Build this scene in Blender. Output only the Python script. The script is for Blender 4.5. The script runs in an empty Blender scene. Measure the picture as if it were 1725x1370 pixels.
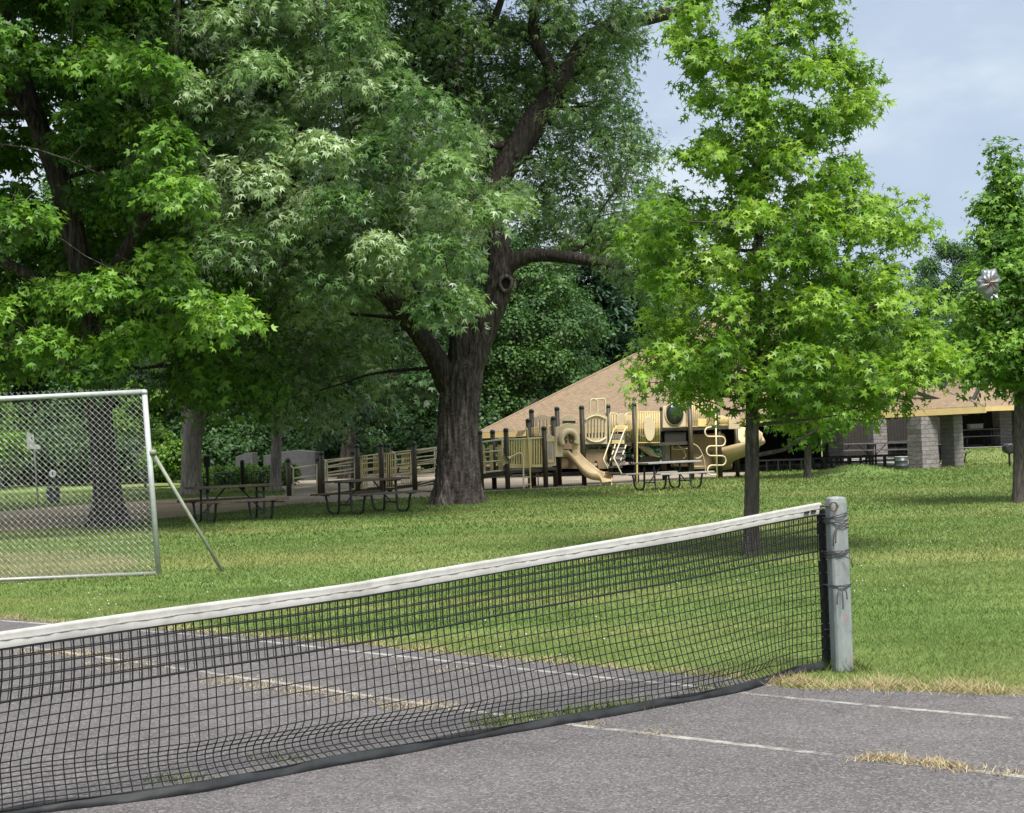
import bpy, math, random
import numpy as np
from mathutils import Vector, Matrix

random.seed(11)
rng = np.random.default_rng(11)
C = bpy.context.scene.collection
scene = bpy.context.scene

# ------------------------------------------------------------------ camera
F, CX, CY, EYE = 2650.0, 862.5, 685.0, 1.5
TH = math.atan(56 / F)
RO = math.radians(2.09)
_f = np.array([0, math.cos(TH), math.sin(TH)])
_r0 = np.array([1.0, 0, 0])
_u0 = np.array([0, -math.sin(TH), math.cos(TH)])
_r = _r0 * math.cos(RO) - _u0 * math.sin(RO)
_u = _u0 * math.cos(RO) + _r0 * math.sin(RO)
EYEV = np.array([0, 0, EYE])


def ray(px, py):
    return _f + _r * ((px - CX) / F) + _u * (-(py - CY) / F)


def P(px, py, d):
    "point seen at a photo pixel, d metres along +Y"
    v = ray(px, py)
    return EYEV + v * (d / v[1])


def G(px, py, z=0.0):
    "ground point seen at a photo pixel"
    v = ray(px, py)
    return EYEV + v * ((z - EYE) / v[2])


def pix(p):
    q = np.asarray(p, float) - EYEV
    k = q @ _f
    return CX + F * (q @ _r) / k, CY - F * (q @ _u) / k


cam = bpy.data.cameras.new('camera')
cam.sensor_fit = 'HORIZONTAL'
cam.sensor_width = 36
cam.lens = F / 1725 * 36
cam.clip_start = 0.1
cam.clip_end = 2000
camo = bpy.data.objects.new('camera', cam)
C.objects.link(camo)
camo.matrix_world = Matrix(((_r[0], _u[0], -_f[0], 0), (_r[1], _u[1], -_f[1], 0), (_r[2], _u[2], -_f[2], EYE), (0, 0, 0, 1)))
scene.camera = camo

# ------------------------------------------------------------------ terrain height
MND = P(1442, 800, 49.5)
RISE = G(1690, 752, 0.45)


def H(x, y):
    x = np.asarray(x, float); y = np.asarray(y, float)
    h = 0.30 * np.exp(-(((x - MND[0]) / 1.25) ** 2 + ((y - MND[1]) / 1.5) ** 2))
    s = np.clip((y - 56.0) / 9.0, 0, 1); s = s * s * (3 - 2 * s)
    t = np.clip((x - 0.283 * y + 1.0) / 1.5, 0, 1); t = t * t * (3 - 2 * t)
    h = h + 0.45 * s * t
    h = h + 1.6 * np.clip((y - 95) / 60, 0, 1) ** 2
    # soft unevenness of the lawn away from the court
    g = np.clip((y - 22) / 12, 0, 1) * np.clip((46 - y) / 6, 0, 1)
    h = h + g * 0.0 * np.sin(x * 0.9 + 1.3) * np.sin(y * 0.55 + 0.4)
    return h


def GH(px, py):
    p = G(px, py)
    for _ in range(6):
        p = G(px, py, float(H(p[0], p[1])))
    return p


# ------------------------------------------------------------------ materials
def new_mat(name):
    m = bpy.data.materials.new(name)
    m.use_nodes = True
    nt = m.node_tree
    nt.nodes.clear()
    out = nt.nodes.new('ShaderNodeOutputMaterial')
    return m, nt, out


def N(nt, t, **kw):
    n = nt.nodes.new('ShaderNode' + t)
    for k, v in kw.items():
        if k.startswith('i_'):
            n.inputs[k[2:].replace('_', ' ')].default_value = v
        else:
            setattr(n, k, v)
    return n


def L(nt, a, b):
    nt.links.new(a, b)


def rgba(c):
    return (c[0], c[1], c[2], 1)


def ramp(nt, fac, stops):
    r = N(nt, 'ValToRGB')
    els = r.color_ramp.elements
    while len(els) < len(stops):
        els.new(0.5)
    for e, (p, c) in zip(els, stops):
        e.position = p
        e.color = rgba(c) if not isinstance(c, (int, float)) else (c, c, c, 1)
    L(nt, fac, r.inputs[0])
    return r.outputs[0]


def noise(nt, vec, scale, detail=4, rough=0.6):
    n = N(nt, 'TexNoise')
    n.inputs['Scale'].default_value = scale
    n.inputs['Detail'].default_value = detail
    n.inputs['Roughness'].default_value = rough
    if vec is not None:
        L(nt, vec, n.inputs['Vector'])
    return n.outputs[0]


def mapping(nt, vec, scale=(1, 1, 1), rot=(0, 0, 0)):
    m = N(nt, 'Mapping')
    m.inputs['Scale'].default_value = scale
    m.inputs['Rotation'].default_value = rot
    L(nt, vec, m.inputs['Vector'])
    return m.outputs[0]


def mixc(nt, fac, a, b, mode='MIX'):
    m = N(nt, 'MixRGB', blend_type=mode)
    for s, v in ((m.inputs[0], fac), (m.inputs[1], a), (m.inputs[2], b)):
        if isinstance(v, (int, float)):
            s.default_value = v
        elif isinstance(v, tuple):
            s.default_value = rgba(v)
        else:
            L(nt, v, s)
    return m.outputs[0]


def bsdf(nt, out, col, rough=0.6, bump=None, bump_s=0.3, bump_d=0.02, metal=0.0, spec=0.5):
    b = N(nt, 'BsdfPrincipled')
    if isinstance(col, tuple):
        b.inputs['Base Color'].default_value = rgba(col)
    else:
        L(nt, col, b.inputs['Base Color'])
    if isinstance(rough, (int, float)):
        b.inputs['Roughness'].default_value = rough
    else:
        L(nt, rough, b.inputs['Roughness'])
    b.inputs['Metallic'].default_value = metal
    b.inputs['Specular IOR Level'].default_value = spec
    if bump is not None:
        bp = N(nt, 'Bump')
        bp.inputs['Strength'].default_value = bump_s
        bp.inputs['Distance'].default_value = bump_d
        L(nt, bump, bp.inputs['Height'])
        L(nt, bp.outputs[0], b.inputs['Normal'])
    L(nt, b.outputs[0], out.inputs[0])
    return b


def position(nt):
    return N(nt, 'NewGeometry').outputs['Position']


def objco(nt):
    return N(nt, 'TexCoord').outputs['Object']


def mat_plain(name, a, b=None, scale=8.0, rough=0.5, bump_s=0.0, bump_d=0.01, stretch=(1, 1, 1), metal=0.0, spec=0.5, lo=0.35, hi=0.65):
    "paint, plastic, metal: two tones broken up by noise"
    m, nt, out = new_mat(name)
    v = mapping(nt, objco(nt), stretch)
    n = noise(nt, v, scale, 6, 0.65)
    if b is None:
        b = tuple(x * 0.72 for x in a)
    col = ramp(nt, n, [(lo, a), (hi, b)])
    bsdf(nt, out, col, rough, n if bump_s else None, bump_s, bump_d, metal, spec)
    return m


def mat_leaf(name, cols, under, trans=0.35, rough=0.5, tcol=None, spec=0.35):
    m, nt, out = new_mat(name)
    at = N(nt, 'Attribute', attribute_name='tint')
    stops = [(i / (len(cols) - 1), c) for i, c in enumerate(cols)]
    col = ramp(nt, at.outputs['Fac'], stops)
    bf = N(nt, 'NewGeometry').outputs['Backfacing']
    col2 = mixc(nt, bf, col, mixc(nt, 0.75, col, under))
    p = N(nt, 'BsdfPrincipled')
    L(nt, col2, p.inputs['Base Color'])
    p.inputs['Roughness'].default_value = rough
    p.inputs['Specular IOR Level'].default_value = spec
    t = N(nt, 'BsdfTranslucent')
    tc = mixc(nt, 1.0, col, tcol or (1.5, 1.6, 0.7), 'MULTIPLY')
    L(nt, tc, t.inputs[0])
    mx = N(nt, 'MixShader')
    mx.inputs[0].default_value = trans
    L(nt, p.outputs[0], mx.inputs[1])
    L(nt, t.outputs[0], mx.inputs[2])
    L(nt, mx.outputs[0], out.inputs[0])
    return m


def mat_bark(name, dark, mid, light, sc=1.0, moss=None):
    m, nt, out = new_mat(name)
    v = mapping(nt, position(nt), (9 * sc, 9 * sc, 1.3 * sc))
    n = noise(nt, v, 1.6, 8, 0.72)
    v2 = mapping(nt, position(nt), (2 * sc, 2 * sc, 0.5 * sc))
    n2 = noise(nt, v2, 1.0, 3, 0.6)
    col = ramp(nt, n, [(0.37, dark), (0.5, mid), (0.62, light)])
    f = ramp(nt, n2, [(0.42, 0.0), (0.62, 0.55)])
    col = mixc(nt, f, col, tuple(x * 0.6 for x in mid))
    if moss:
        n3 = noise(nt, mapping(nt, position(nt), (1.2, 1.2, 0.4)), 1.3, 5, 0.7)
        col = mixc(nt, ramp(nt, n3, [(0.52, 0.0), (0.66, 0.6)]), col, moss)
    bsdf(nt, out, col, 0.9, n, 1.0, 0.07, spec=0.15)
    return m


def grass_colour(nt, scale_mul=1.0):
    pos = position(nt)
    big = noise(nt, mapping(nt, pos, (0.13, 0.32, 0.1)), 1.0, 3, 0.55)
    midn = noise(nt, mapping(nt, pos, (0.5, 1.5, 0.5)), 1.0, 4, 0.62)
    fine = noise(nt, mapping(nt, pos, (7, 12, 7)), 1.0, 3, 0.7)
    green = (0.132, 0.200, 0.055)
    deep = (0.092, 0.152, 0.038)
    straw = (0.265, 0.265, 0.105)
    col = mixc(nt, ramp(nt, midn, [(0.38, 0.0), (0.64, 1.0)]), deep, green)
    col = mixc(nt, ramp(nt, big, [(0.45, 0.0), (0.68, 0.55)]), col, straw)
    col = mixc(nt, ramp(nt, fine, [(0.55, 0.0), (0.75, 0.5)]), col, straw)
    return col, fine


def mat_lawn():
    m, nt, out = new_mat('lawn_soil_and_turf')
    col, fine = grass_colour(nt)
    pos = position(nt)
    sp = noise(nt, mapping(nt, pos, (26, 34, 26)), 1.0, 3, 0.7)
    col = mixc(nt, ramp(nt, sp, [(0.50, 0.0), (0.72, 0.6)]), col, (0.055, 0.090, 0.024))
    # thin worn turf round the mound and in front of the goal
    worn = noise(nt, mapping(nt, pos, (0.35, 0.6, 0.3)), 1.0, 5, 0.65)
    col = mixc(nt, ramp(nt, worn, [(0.60, 0.0), (0.74, 0.5)]), col, (0.22, 0.18, 0.085))
    bsdf(nt, out, col, 0.95, sp, 0.6, 0.03, spec=0.1)
    return m


def mat_blades(name='grass_blades'):
    m, nt, out = new_mat(name)
    col, fine = grass_colour(nt)
    at = N(nt, 'Attribute', attribute_name='tint')
    k = ramp(nt, at.outputs['Fac'], [(0.0, (0.80, 0.86, 0.75)), (0.7, (1.15, 1.12, 1.0)), (1.0, (1.9, 1.6, 1.5))])
    col = mixc(nt, 1.0, col, k, 'MULTIPLY')
    p = N(nt, 'BsdfPrincipled')
    L(nt, col, p.inputs['Base Color'])
    p.inputs['Roughness'].default_value = 0.55
    p.inputs['Specular IOR Level'].default_value = 0.25
    t = N(nt, 'BsdfTranslucent')
    L(nt, col, t.inputs[0])
    mx = N(nt, 'MixShader')
    mx.inputs[0].default_value = 0.35
    L(nt, p.outputs[0], mx.inputs[1]); L(nt, t.outputs[0], mx.inputs[2])
    L(nt, mx.outputs[0], out.inputs[0])
    return m


def mat_asphalt(paint=None, wear=0.5):
    m, nt, out = new_mat('worn_white_paint' if paint else 'court_asphalt')
    pos = position(nt)
    a = noise(nt, pos, 0.55, 5, 0.6)
    b = noise(nt, pos, 3.2, 5, 0.65)
    c = noise(nt, pos, 85, 2, 0.6)
    col = ramp(nt, a, [(0.32, (0.094, 0.086, 0.087)), (0.68, (0.146, 0.135, 0.136))])
    col = mixc(nt, ramp(nt, b, [(0.40, 0.0), (0.68, 0.6)]), col, (0.074, 0.068, 0.069))
    v = N(nt, 'TexVoronoi'); v.inputs['Scale'].default_value = 105
    L(nt, pos, v.inputs['Vector'])
    vv = N(nt, 'SeparateColor'); L(nt, v.outputs['Color'], vv.inputs[0])
    col = mixc(nt, ramp(nt, vv.outputs[0], [(0.62, 0.0), (1.0, 0.7)]), col, (0.27, 0.25, 0.25))
    col = mixc(nt, ramp(nt, vv.outputs[1], [(0.70, 0.0), (0.95, 0.75)]), col, (0.045, 0.042, 0.045))
    # hairline cracks
    w = N(nt, 'TexVoronoi', feature='DISTANCE_TO_EDGE'); w.inputs['Scale'].default_value = 0.55
    wob = mixc(nt, 0.12, pos, N(nt, 'TexNoise', noise_dimensions='3D').outputs[1])
    L(nt, wob, w.inputs['Vector'])
    col = mixc(nt, ramp(nt, w.outputs[0], [(0.0, 0.22), (0.005, 0.0)]), col, (0.05, 0.046, 0.046))
    if paint:
        n = noise(nt, pos, 11, 8, 0.78)
        n2 = noise(nt, pos, 1.1, 3, 0.6)
        s = N(nt, 'Math', operation='MULTIPLY_ADD'); L(nt, n2, s.inputs[0]); s.inputs[1].default_value = 0.7; L(nt, n, s.inputs[2])
        col = mixc(nt, ramp(nt, s.outputs[0], [(wear + 0.18, 0.0), (wear + 0.42, 0.95)]), col, paint)
    bsdf(nt, out, col, 0.85, c, 0.8, 0.02, spec=0.3)
    return m


def mat_gravel(name, a, b, grass=True):
    m, nt, out = new_mat(name)
    pos = position(nt)
    n = noise(nt, pos, 0.8, 6, 0.65)
    f = noise(nt, pos, 30, 3, 0.7)
    col = ramp(nt, n, [(0.35, a), (0.65, b)])
    col = mixc(nt, ramp(nt, f, [(0.4, 0.0), (0.75, 0.55)]), col, tuple(x * 0.45 for x in a))
    if grass:
        g = noise(nt, mapping(nt, pos, (0.7, 0.7, 0.7)), 1.3, 7, 0.7)
        col = mixc(nt, ramp(nt, g, [(0.56, 0.0), (0.66, 0.8)]), col, (0.085, 0.12, 0.03))
    bsdf(nt, out, col, 0.95, f, 0.6, 0.02, spec=0.1)
    return m


def mat_shingle():
    m, nt, out = new_mat('roof_shingles')
    uv = N(nt, 'UVMap').outputs[0]
    br = N(nt, 'TexBrick')
    br.inputs['Scale'].default_value = 1.0
    br.inputs['Color1'].default_value = rgba((0.250, 0.183, 0.120))
    br.inputs['Color2'].default_value = rgba((0.180, 0.130, 0.088))
    br.inputs['Mortar'].default_value = rgba((0.155, 0.112, 0.078))
    br.inputs['Mortar Size'].default_value = 0.012
    br.inputs['Brick Width'].default_value = 0.17
    br.inputs['Row Height'].default_value = 0.13
    L(nt, uv, br.inputs['Vector'])
    n = noise(nt, position(nt), 7, 5, 0.7)
    col = mixc(nt, ramp(nt, n, [(0.4, 0.0), (0.72, 0.55)]), br.outputs[0], (0.285, 0.212, 0.138))
    n2 = noise(nt, position(nt), 0.35, 4, 0.6)
    col = mixc(nt, ramp(nt, n2, [(0.40, 0.0), (0.70, 0.4)]), col, (0.22, 0.162, 0.112))
    bsdf(nt, out, col, 0.9, br.outputs[1], -0.6, 0.02, spec=0.15)
    return m


def mat_stone():
    m, nt, out = new_mat('split_stone')
    uv = N(nt, 'UVMap').outputs[0]
    br = N(nt, 'TexBrick')
    br.offset = 0.4
    br.inputs['Scale'].default_value = 1.0
    br.inputs['Color1'].default_value = rgba((0.245, 0.222, 0.217))
    br.inputs['Color2'].default_value = rgba((0.175, 0.157, 0.153))
    br.inputs['Mortar'].default_value = rgba((0.17, 0.152, 0.147))
    br.inputs['Mortar Size'].default_value = 0.02
    br.inputs['Mortar Smooth'].default_value = 0.4
    br.inputs['Brick Width'].default_value = 0.38
    br.inputs['Row Height'].default_value = 0.135
    wob = mixc(nt, 0.09, uv, N(nt, 'TexNoise').outputs[1])
    L(nt, wob, br.inputs['Vector'])
    n = noise(nt, position(nt), 9, 6, 0.7)
    col = mixc(nt, ramp(nt, n, [(0.35, 0.0), (0.7, 0.6)]), br.outputs[0], (0.23, 0.208, 0.202))
    hgt = mixc(nt, 0.5, ramp(nt, br.outputs[1], [(0.0, 1.0), (1.0, 0.0)]), n)
    bsdf(nt, out, col, 0.9, hgt, 0.9, 0.06, spec=0.15)
    return m


# ------------------------------------------------------------------ objects and meshes
def root_of(o):
    while o.parent is not None:
        o = o.parent
    return o


def tag(o, label=None, cat=None, group=None, kind=None):
    if label: o['label'] = label
    if cat: o['category'] = cat
    if group: o['group'] = group
    if kind: o['kind'] = kind
    return o


def empty(name, loc, rz=0.0):
    o = bpy.data.objects.new(name, None)
    o.empty_display_size = 0.2
    C.objects.link(o)
    o.location = tuple(loc)
    o.rotation_euler = (0, 0, rz)
    return o


def link(name, me, mat, parent, smooth):
    me.materials.append(mat)
    if smooth:
        me.polygons.foreach_set('use_smooth', np.ones(len(me.polygons), bool))
    o = bpy.data.objects.new(name, me)
    C.objects.link(o)
    if parent is not None:
        o.parent = parent
    return o


class MB:
    def __init__(s):
        s.v = []; s.f = []; s.uv = {}

    def add(s, vs, fs):
        n = len(s.v)
        s.v.extend([tuple(float(c) for c in v) for v in vs])
        s.f.extend([tuple(n + i for i in f) for f in fs])

    def hexa(s, c):
        "8 corners: bottom loop of four, top loop of four"
        s.add(c, [(0, 3, 2, 1), (4, 5, 6, 7), (0, 1, 5, 4), (1, 2, 6, 5), (2, 3, 7, 6), (3, 0, 4, 7)])

    def box(s, x0, x1, y0, y1, z0, z1):
        s.hexa([(x0, y0, z0), (x1, y0, z0), (x1, y1, z0), (x0, y1, z0), (x0, y0, z1), (x1, y0, z1), (x1, y1, z1), (x0, y1, z1)])

    def bar(s, a, b, wx, wz, up=(0, 0, 1)):
        "rectangular bar from a to b"
        a = np.asarray(a, float); b = np.asarray(b, float)
        d = b - a; d /= np.linalg.norm(d)
        x = np.cross(d, up)
        if np.linalg.norm(x) < 1e-4: x = np.cross(d, (1, 0, 0))
        x /= np.linalg.norm(x); y = np.cross(x, d)
        x = x * wx / 2; y = y * wz / 2
        s.hexa([a - x - y, a + x - y, a + x + y, a - x + y, b - x - y, b + x - y, b + x + y, b - x + y])

    def tube(s, pts, r, sides=8, closed=False, cap=True):
        pts = np.asarray(pts, float)
        n = len(pts)
        rr = np.full(n, r) if np.isscalar(r) else np.asarray(r, float)
        if closed:
            tan = np.roll(pts, -1, 0) - np.roll(pts, 1, 0)
        else:
            tan = np.gradient(pts, axis=0)
        tan /= np.maximum(np.linalg.norm(tan, axis=1, keepdims=True), 1e-9)
        ref = np.array([0.0, 0.0, 1.0])
        if abs(tan[0] @ ref) > 0.9: ref = np.array([1.0, 0.13, 0.0])
        x = np.cross(tan[0], ref); x /= np.linalg.norm(x)
        rings = []
        ang = np.arange(sides) * 2 * math.pi / sides
        for i in range(n):
            x = x - tan[i] * (x @ tan[i]); x /= max(np.linalg.norm(x), 1e-9)
            y = np.cross(tan[i], x)
            rings.append(pts[i] + rr[i] * (np.cos(ang)[:, None] * x + np.sin(ang)[:, None] * y))
        vs = np.concatenate(rings)
        fs = []
        m = n if closed else n - 1
        for i in range(m):
            a = i * sides; b = ((i + 1) % n) * sides
            for k in range(sides):
                k2 = (k + 1) % sides
                fs.append((a + k, a + k2, b + k2, b + k))
        if cap and not closed:
            fs.append(tuple(range(sides - 1, -1, -1)))
            fs.append(tuple((n - 1) * sides + k for k in range(sides)))
        s.add(vs, fs)

    def lathe(s, prof, c, sides=16, axis=None):
        "profile of (radius, height) about a vertical axis through c"
        c = np.asarray(c, float)
        n = len(prof)
        ang = np.arange(sides) * 2 * math.pi / sides
        vs = []
        for r, z in prof:
            for a in ang:
                vs.append(c + np.array([r * math.cos(a), r * math.sin(a), z]))
        fs = []
        for i in range(n - 1):
            for k in range(sides):
                k2 = (k + 1) % sides
                fs.append((i * sides + k, i * sides + k2, (i + 1) * sides + k2, (i + 1) * sides + k))
        fs.append(tuple(range(sides - 1, -1, -1)))
        fs.append(tuple((n - 1) * sides + k for k in range(sides)))
        s.add(vs, fs)

    def build(s, name, mat, parent=None, smooth=False, world=True, origin=None, bevel=0.0):
        v = np.array(s.v, float)
        if parent is not None and world:
            v = v - np.array(root_of(parent).location)
        if origin is not None:
            v = v - np.asarray(origin, float)
        me = bpy.data.meshes.new(name)
        me.from_pydata(v.tolist(), [], s.f)
        if s.uv:
            uvl = me.uv_layers.new(name='UVMap')
            i = 0
            for p in me.polygons:
                for k, li in enumerate(p.loop_indices):
                    uvl.data[li].uv = s.uv.get(p.index, [(0, 0)] * 64)[k]
        me.update()
        o = link(name, me, mat, parent, smooth)
        if origin is not None:
            o.location = tuple(float(x) for x in origin)
        if bevel:
            b = o.modifiers.new('bevel', 'BEVEL'); b.width = bevel; b.segments = 2; b.limit_method = 'ANGLE'
        return o


def smooth_path(pts, n):
    "Catmull-Rom through the control points"
    p = np.asarray(pts, float)
    q = np.vstack([2 * p[0] - p[1], p, 2 * p[-1] - p[-2]])
    out = []
    segs = len(p) - 1
    ts = np.linspace(0, segs, n)
    for t in ts:
        i = min(int(t), segs - 1); u = t - i
        a, b, c, d = q[i], q[i + 1], q[i + 2], q[i + 3]
        out.append(0.5 * ((2 * b) + (-a + c) * u + (2 * a - 5 * b + 4 * c - d) * u * u + (-a + 3 * b - 3 * c + d) * u ** 3))
    return np.array(out)


def np_mesh(name, verts, faces, mat, parent=None, tint=None, smooth=False, origin=None, world=True):
    "big mesh from arrays; faces is (n, k) with constant k"
    verts = np.asarray(verts, np.float32); faces = np.asarray(faces, np.int32)
    if parent is not None and world:
        verts = verts - np.array(root_of(parent).location, np.float32)
    if origin is not None:
        verts = verts - np.asarray(origin, np.float32)
    me = bpy.data.meshes.new(name)
    n, k = faces.shape
    me.vertices.add(len(verts)); me.vertices.foreach_set('co', verts.ravel())
    me.loops.add(n * k); me.loops.foreach_set('vertex_index', faces.ravel())
    me.polygons.add(n)
    me.polygons.foreach_set('loop_start', np.arange(0, n * k, k, dtype=np.int32))
    me.update(calc_edges=True)
    if tint is not None:
        a = me.attributes.new('tint', 'FLOAT', 'FACE')
        a.data.foreach_set('value', np.asarray(tint, np.float32))
    o = link(name, me, mat, parent, smooth)
    if origin is not None:
        o.location = tuple(float(x) for x in origin)
    return o


def unit(a):
    return a / np.maximum(np.linalg.norm(a, axis=-1, keepdims=True), 1e-9)


def in_poly(x, y, poly):
    x = np.asarray(x, float); y = np.asarray(y, float)
    ins = np.zeros(x.shape, bool)
    n = len(poly)
    j = n - 1
    for i in range(n):
        xi, yi = poly[i][0], poly[i][1]; xj, yj = poly[j][0], poly[j][1]
        c = ((yi > y) != (yj > y)) & (x < (xj - xi) * (y - yi) / (yj - yi + 1e-12) + xi)
        ins ^= c
        j = i
    return ins


def sheet(name, pts, z, mat, kind='structure'):
    "flat polygon sheet following the terrain, a few mm above it"
    mb = MB()
    mb.add([(p[0], p[1], z) for p in pts], [tuple(range(len(pts)))])
    o = mb.build(name, mat)
    # make it face up
    me = o.data
    if me.polygons[0].normal.z < 0:
        me.flip_normals()
    tag(o, kind=kind)
    return o


def copy_tree(o, parent=None):
    c = o.copy(); C.objects.link(c); c.parent = parent
    for ch in list(o.children):
        copy_tree(ch, c)
    return c


class Frame:
    "vertical plane through two ground points; u runs along it, w away from the camera"
    def __init__(s, A, B):
        s.o = np.array([A[0], A[1], 0.0])
        d = np.array([B[0] - A[0], B[1] - A[1], 0.0])
        s.len = np.linalg.norm(d)
        s.u = d / s.len
        s.w = np.array([-s.u[1], s.u[0], 0.0])
        if s.w[1] < 0: s.w = -s.w

    def uz(s, px, py, w=0.0):
        v = ray(px, py)
        o = s.o + s.w * w
        t = ((o - EYEV) @ s.w) / (v @ s.w)
        p = EYEV + v * t
        return (p - s.o) @ s.u, p[2]

    def p(s, u, w, z):
        return s.o + s.u * u + s.w * w + np.array([0, 0, z])

    def at(s, px, py, w=0.0):
        u, z = s.uz(px, py, w)
        return s.p(u, w, z)

    def slab(s, mb, u0, u1, w0, w1, z0, z1):
        mb.hexa([s.p(u0, w0, z0), s.p(u1, w0, z0), s.p(u1, w1, z0), s.p(u0, w1, z0), s.p(u0, w0, z1), s.p(u1, w0, z1), s.p(u1, w1, z1), s.p(u0, w1, z1)])

    def prism(s, mb, outline, w0, w1):
        n = len(outline)
        vs = [s.p(u, w0, z) for u, z in outline] + [s.p(u, w1, z) for u, z in outline]
        fs = [tuple(range(n)), tuple(range(2 * n - 1, n - 1, -1))]
        for i in range(n):
            j = (i + 1) % n
            fs.append((i, i + n, j + n, j))
        mb.add(vs, fs)
# ------------------------------------------------------------------ leaves and trees
def lobed(tips, valley, droop=0.18, fold=0.0):
    "leaf with pointed lobes; tips = [(angle deg, length)], one quad per lobe"
    ts = sorted(tips)
    n = len(ts)
    V = [(0, 0, 0)]
    for i, (a, l) in enumerate(ts):
        V.append((l * math.cos(math.radians(a)), l * math.sin(math.radians(a)), -droop * l * l))
    for i in range(n + 1):
        if i == 0: a = ts[0][0] - 28
        elif i == n: a = ts[-1][0] + 28
        else: a = 0.5 * (ts[i - 1][0] + ts[i][0])
        V.append((valley * math.cos(math.radians(a)), valley * math.sin(math.radians(a)), fold * valley))
    Fq = [(0, 1 + n + i, 1 + i, 2 + n + i) for i in range(n)]
    V = np.array(V); V[:, 1] += 0.12
    return V, np.array(Fq)


STAR = lobed([(90, 1.0), (28, 0.92), (152, 0.92), (-32, 0.66), (212, 0.66)], 0.34, 0.25)
MAPLE = lobed([(90, 1.0), (38, 0.85), (142, 0.85)], 0.45, 0.22)
SILVER = lobed([(90, 1.0), (40, 0.9), (140, 0.9)], 0.30, 0.3)
OVAL = (np.array([(0, 0, 0), (0.42, 0.45, 0.06), (0, 1.0, -0.12), (-0.42, 0.45, 0.06)]), np.array([(0, 1, 2, 3)]))
NEEDLE = (np.array([(-0.16, 0, 0), (0.16, 0, 0), (0.10, 1.0, -0.05), (-0.10, 1.0, -0.05)]), np.array([(0, 1, 2, 3)]))


class Leaves:
    def __init__(s):
        s.V = []; s.Q = []; s.T = []; s.n = 0

    def put(s, tmpl, pos, tip, nrm, size, tint):
        tv, tf = tmpl
        y = unit(tip)
        z = unit(nrm - y * np.sum(nrm * y, 1, keepdims=True))
        x = np.cross(y, z)
        v = pos[:, None, :] + size[:, None, None] * (tv[None, :, 0:1] * x[:, None, :] + tv[None, :, 1:2] * y[:, None, :] + tv[None, :, 2:3] * z[:, None, :])
        m = len(pos); k = len(tv)
        q = tf[None] + (s.n + np.arange(m) * k)[:, None, None]
        s.V.append(v.reshape(-1, 3)); s.Q.append(q.reshape(-1, tf.shape[1]))
        s.T.append(np.repeat(tint, len(tf)))
        s.n += m * k

    def clump(s, tmpl, c, r, sprays, per, size, flat=0.72, droop=0.35, spray_len=0.55, tint0=0.5, tvar=0.18, updist=0.25, face=None, flop=0.5):
        "leafy clump: sprays of leaves pointing out of an uneven ball"
        c = np.asarray(c, float)
        d = unit(rng.normal(size=(sprays, 3)) + np.array([0, 0, updist]))
        rad = r * (0.35 + 0.65 * rng.random(sprays) ** 0.6)
        lob = 1 + 0.25 * np.sin(d[:, 0] * 4 + c[0] * 3) * np.sin(d[:, 2] * 5 + c[1] * 2)
        base = c + d * (rad * lob)[:, None] * np.array([1, 1, flat])
        sd = unit(d * np.array([1, 1, 0.55]) + rng.normal(size=(sprays, 3)) * 0.35 + np.array([0, 0, 0.08]))
        st = np.clip(tint0 + rng.normal(size=sprays) * tvar * 0.7, 0, 1)
        k = sprays * per
        t = np.tile((np.arange(per) + 0.5) / per, sprays) * spray_len
        B = np.repeat(base, per, 0); D = np.repeat(sd, per, 0)
        side = rng.normal(size=(k, 3))
        side = unit(side - D * np.sum(side * D, 1, keepdims=True))
        pos = B + D * (t - spray_len * 0.5)[:, None] * 0.9 + side * (0.10 + 0.16 * rng.random(k))[:, None] * spray_len
        pos[:, 2] -= droop * (t ** 2) / max(spray_len, 0.1)
        tip = unit(D * 0.6 + side * 0.9 + np.array([0, 0, -flop]) + rng.normal(size=(k, 3)) * 0.25)
        nr = unit(np.array([0, -0.15, 0.72]) + np.repeat(d, per, 0) * 0.85 + rng.normal(size=(k, 3)) * 0.38)
        sz = size * (0.65 + 0.6 * rng.random(k))
        tn = np.clip(np.repeat(st, per) + rng.normal(size=k) * tvar, 0, 1)
        s.put(tmpl, pos, tip, nr, sz, tn)
        return base, sd

    def build(s, name, mat, parent=None, origin=None, world=True):
        return np_mesh(name, np.concatenate(s.V), np.concatenate(s.Q), mat, parent, np.concatenate(s.T), False, origin, world)


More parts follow.
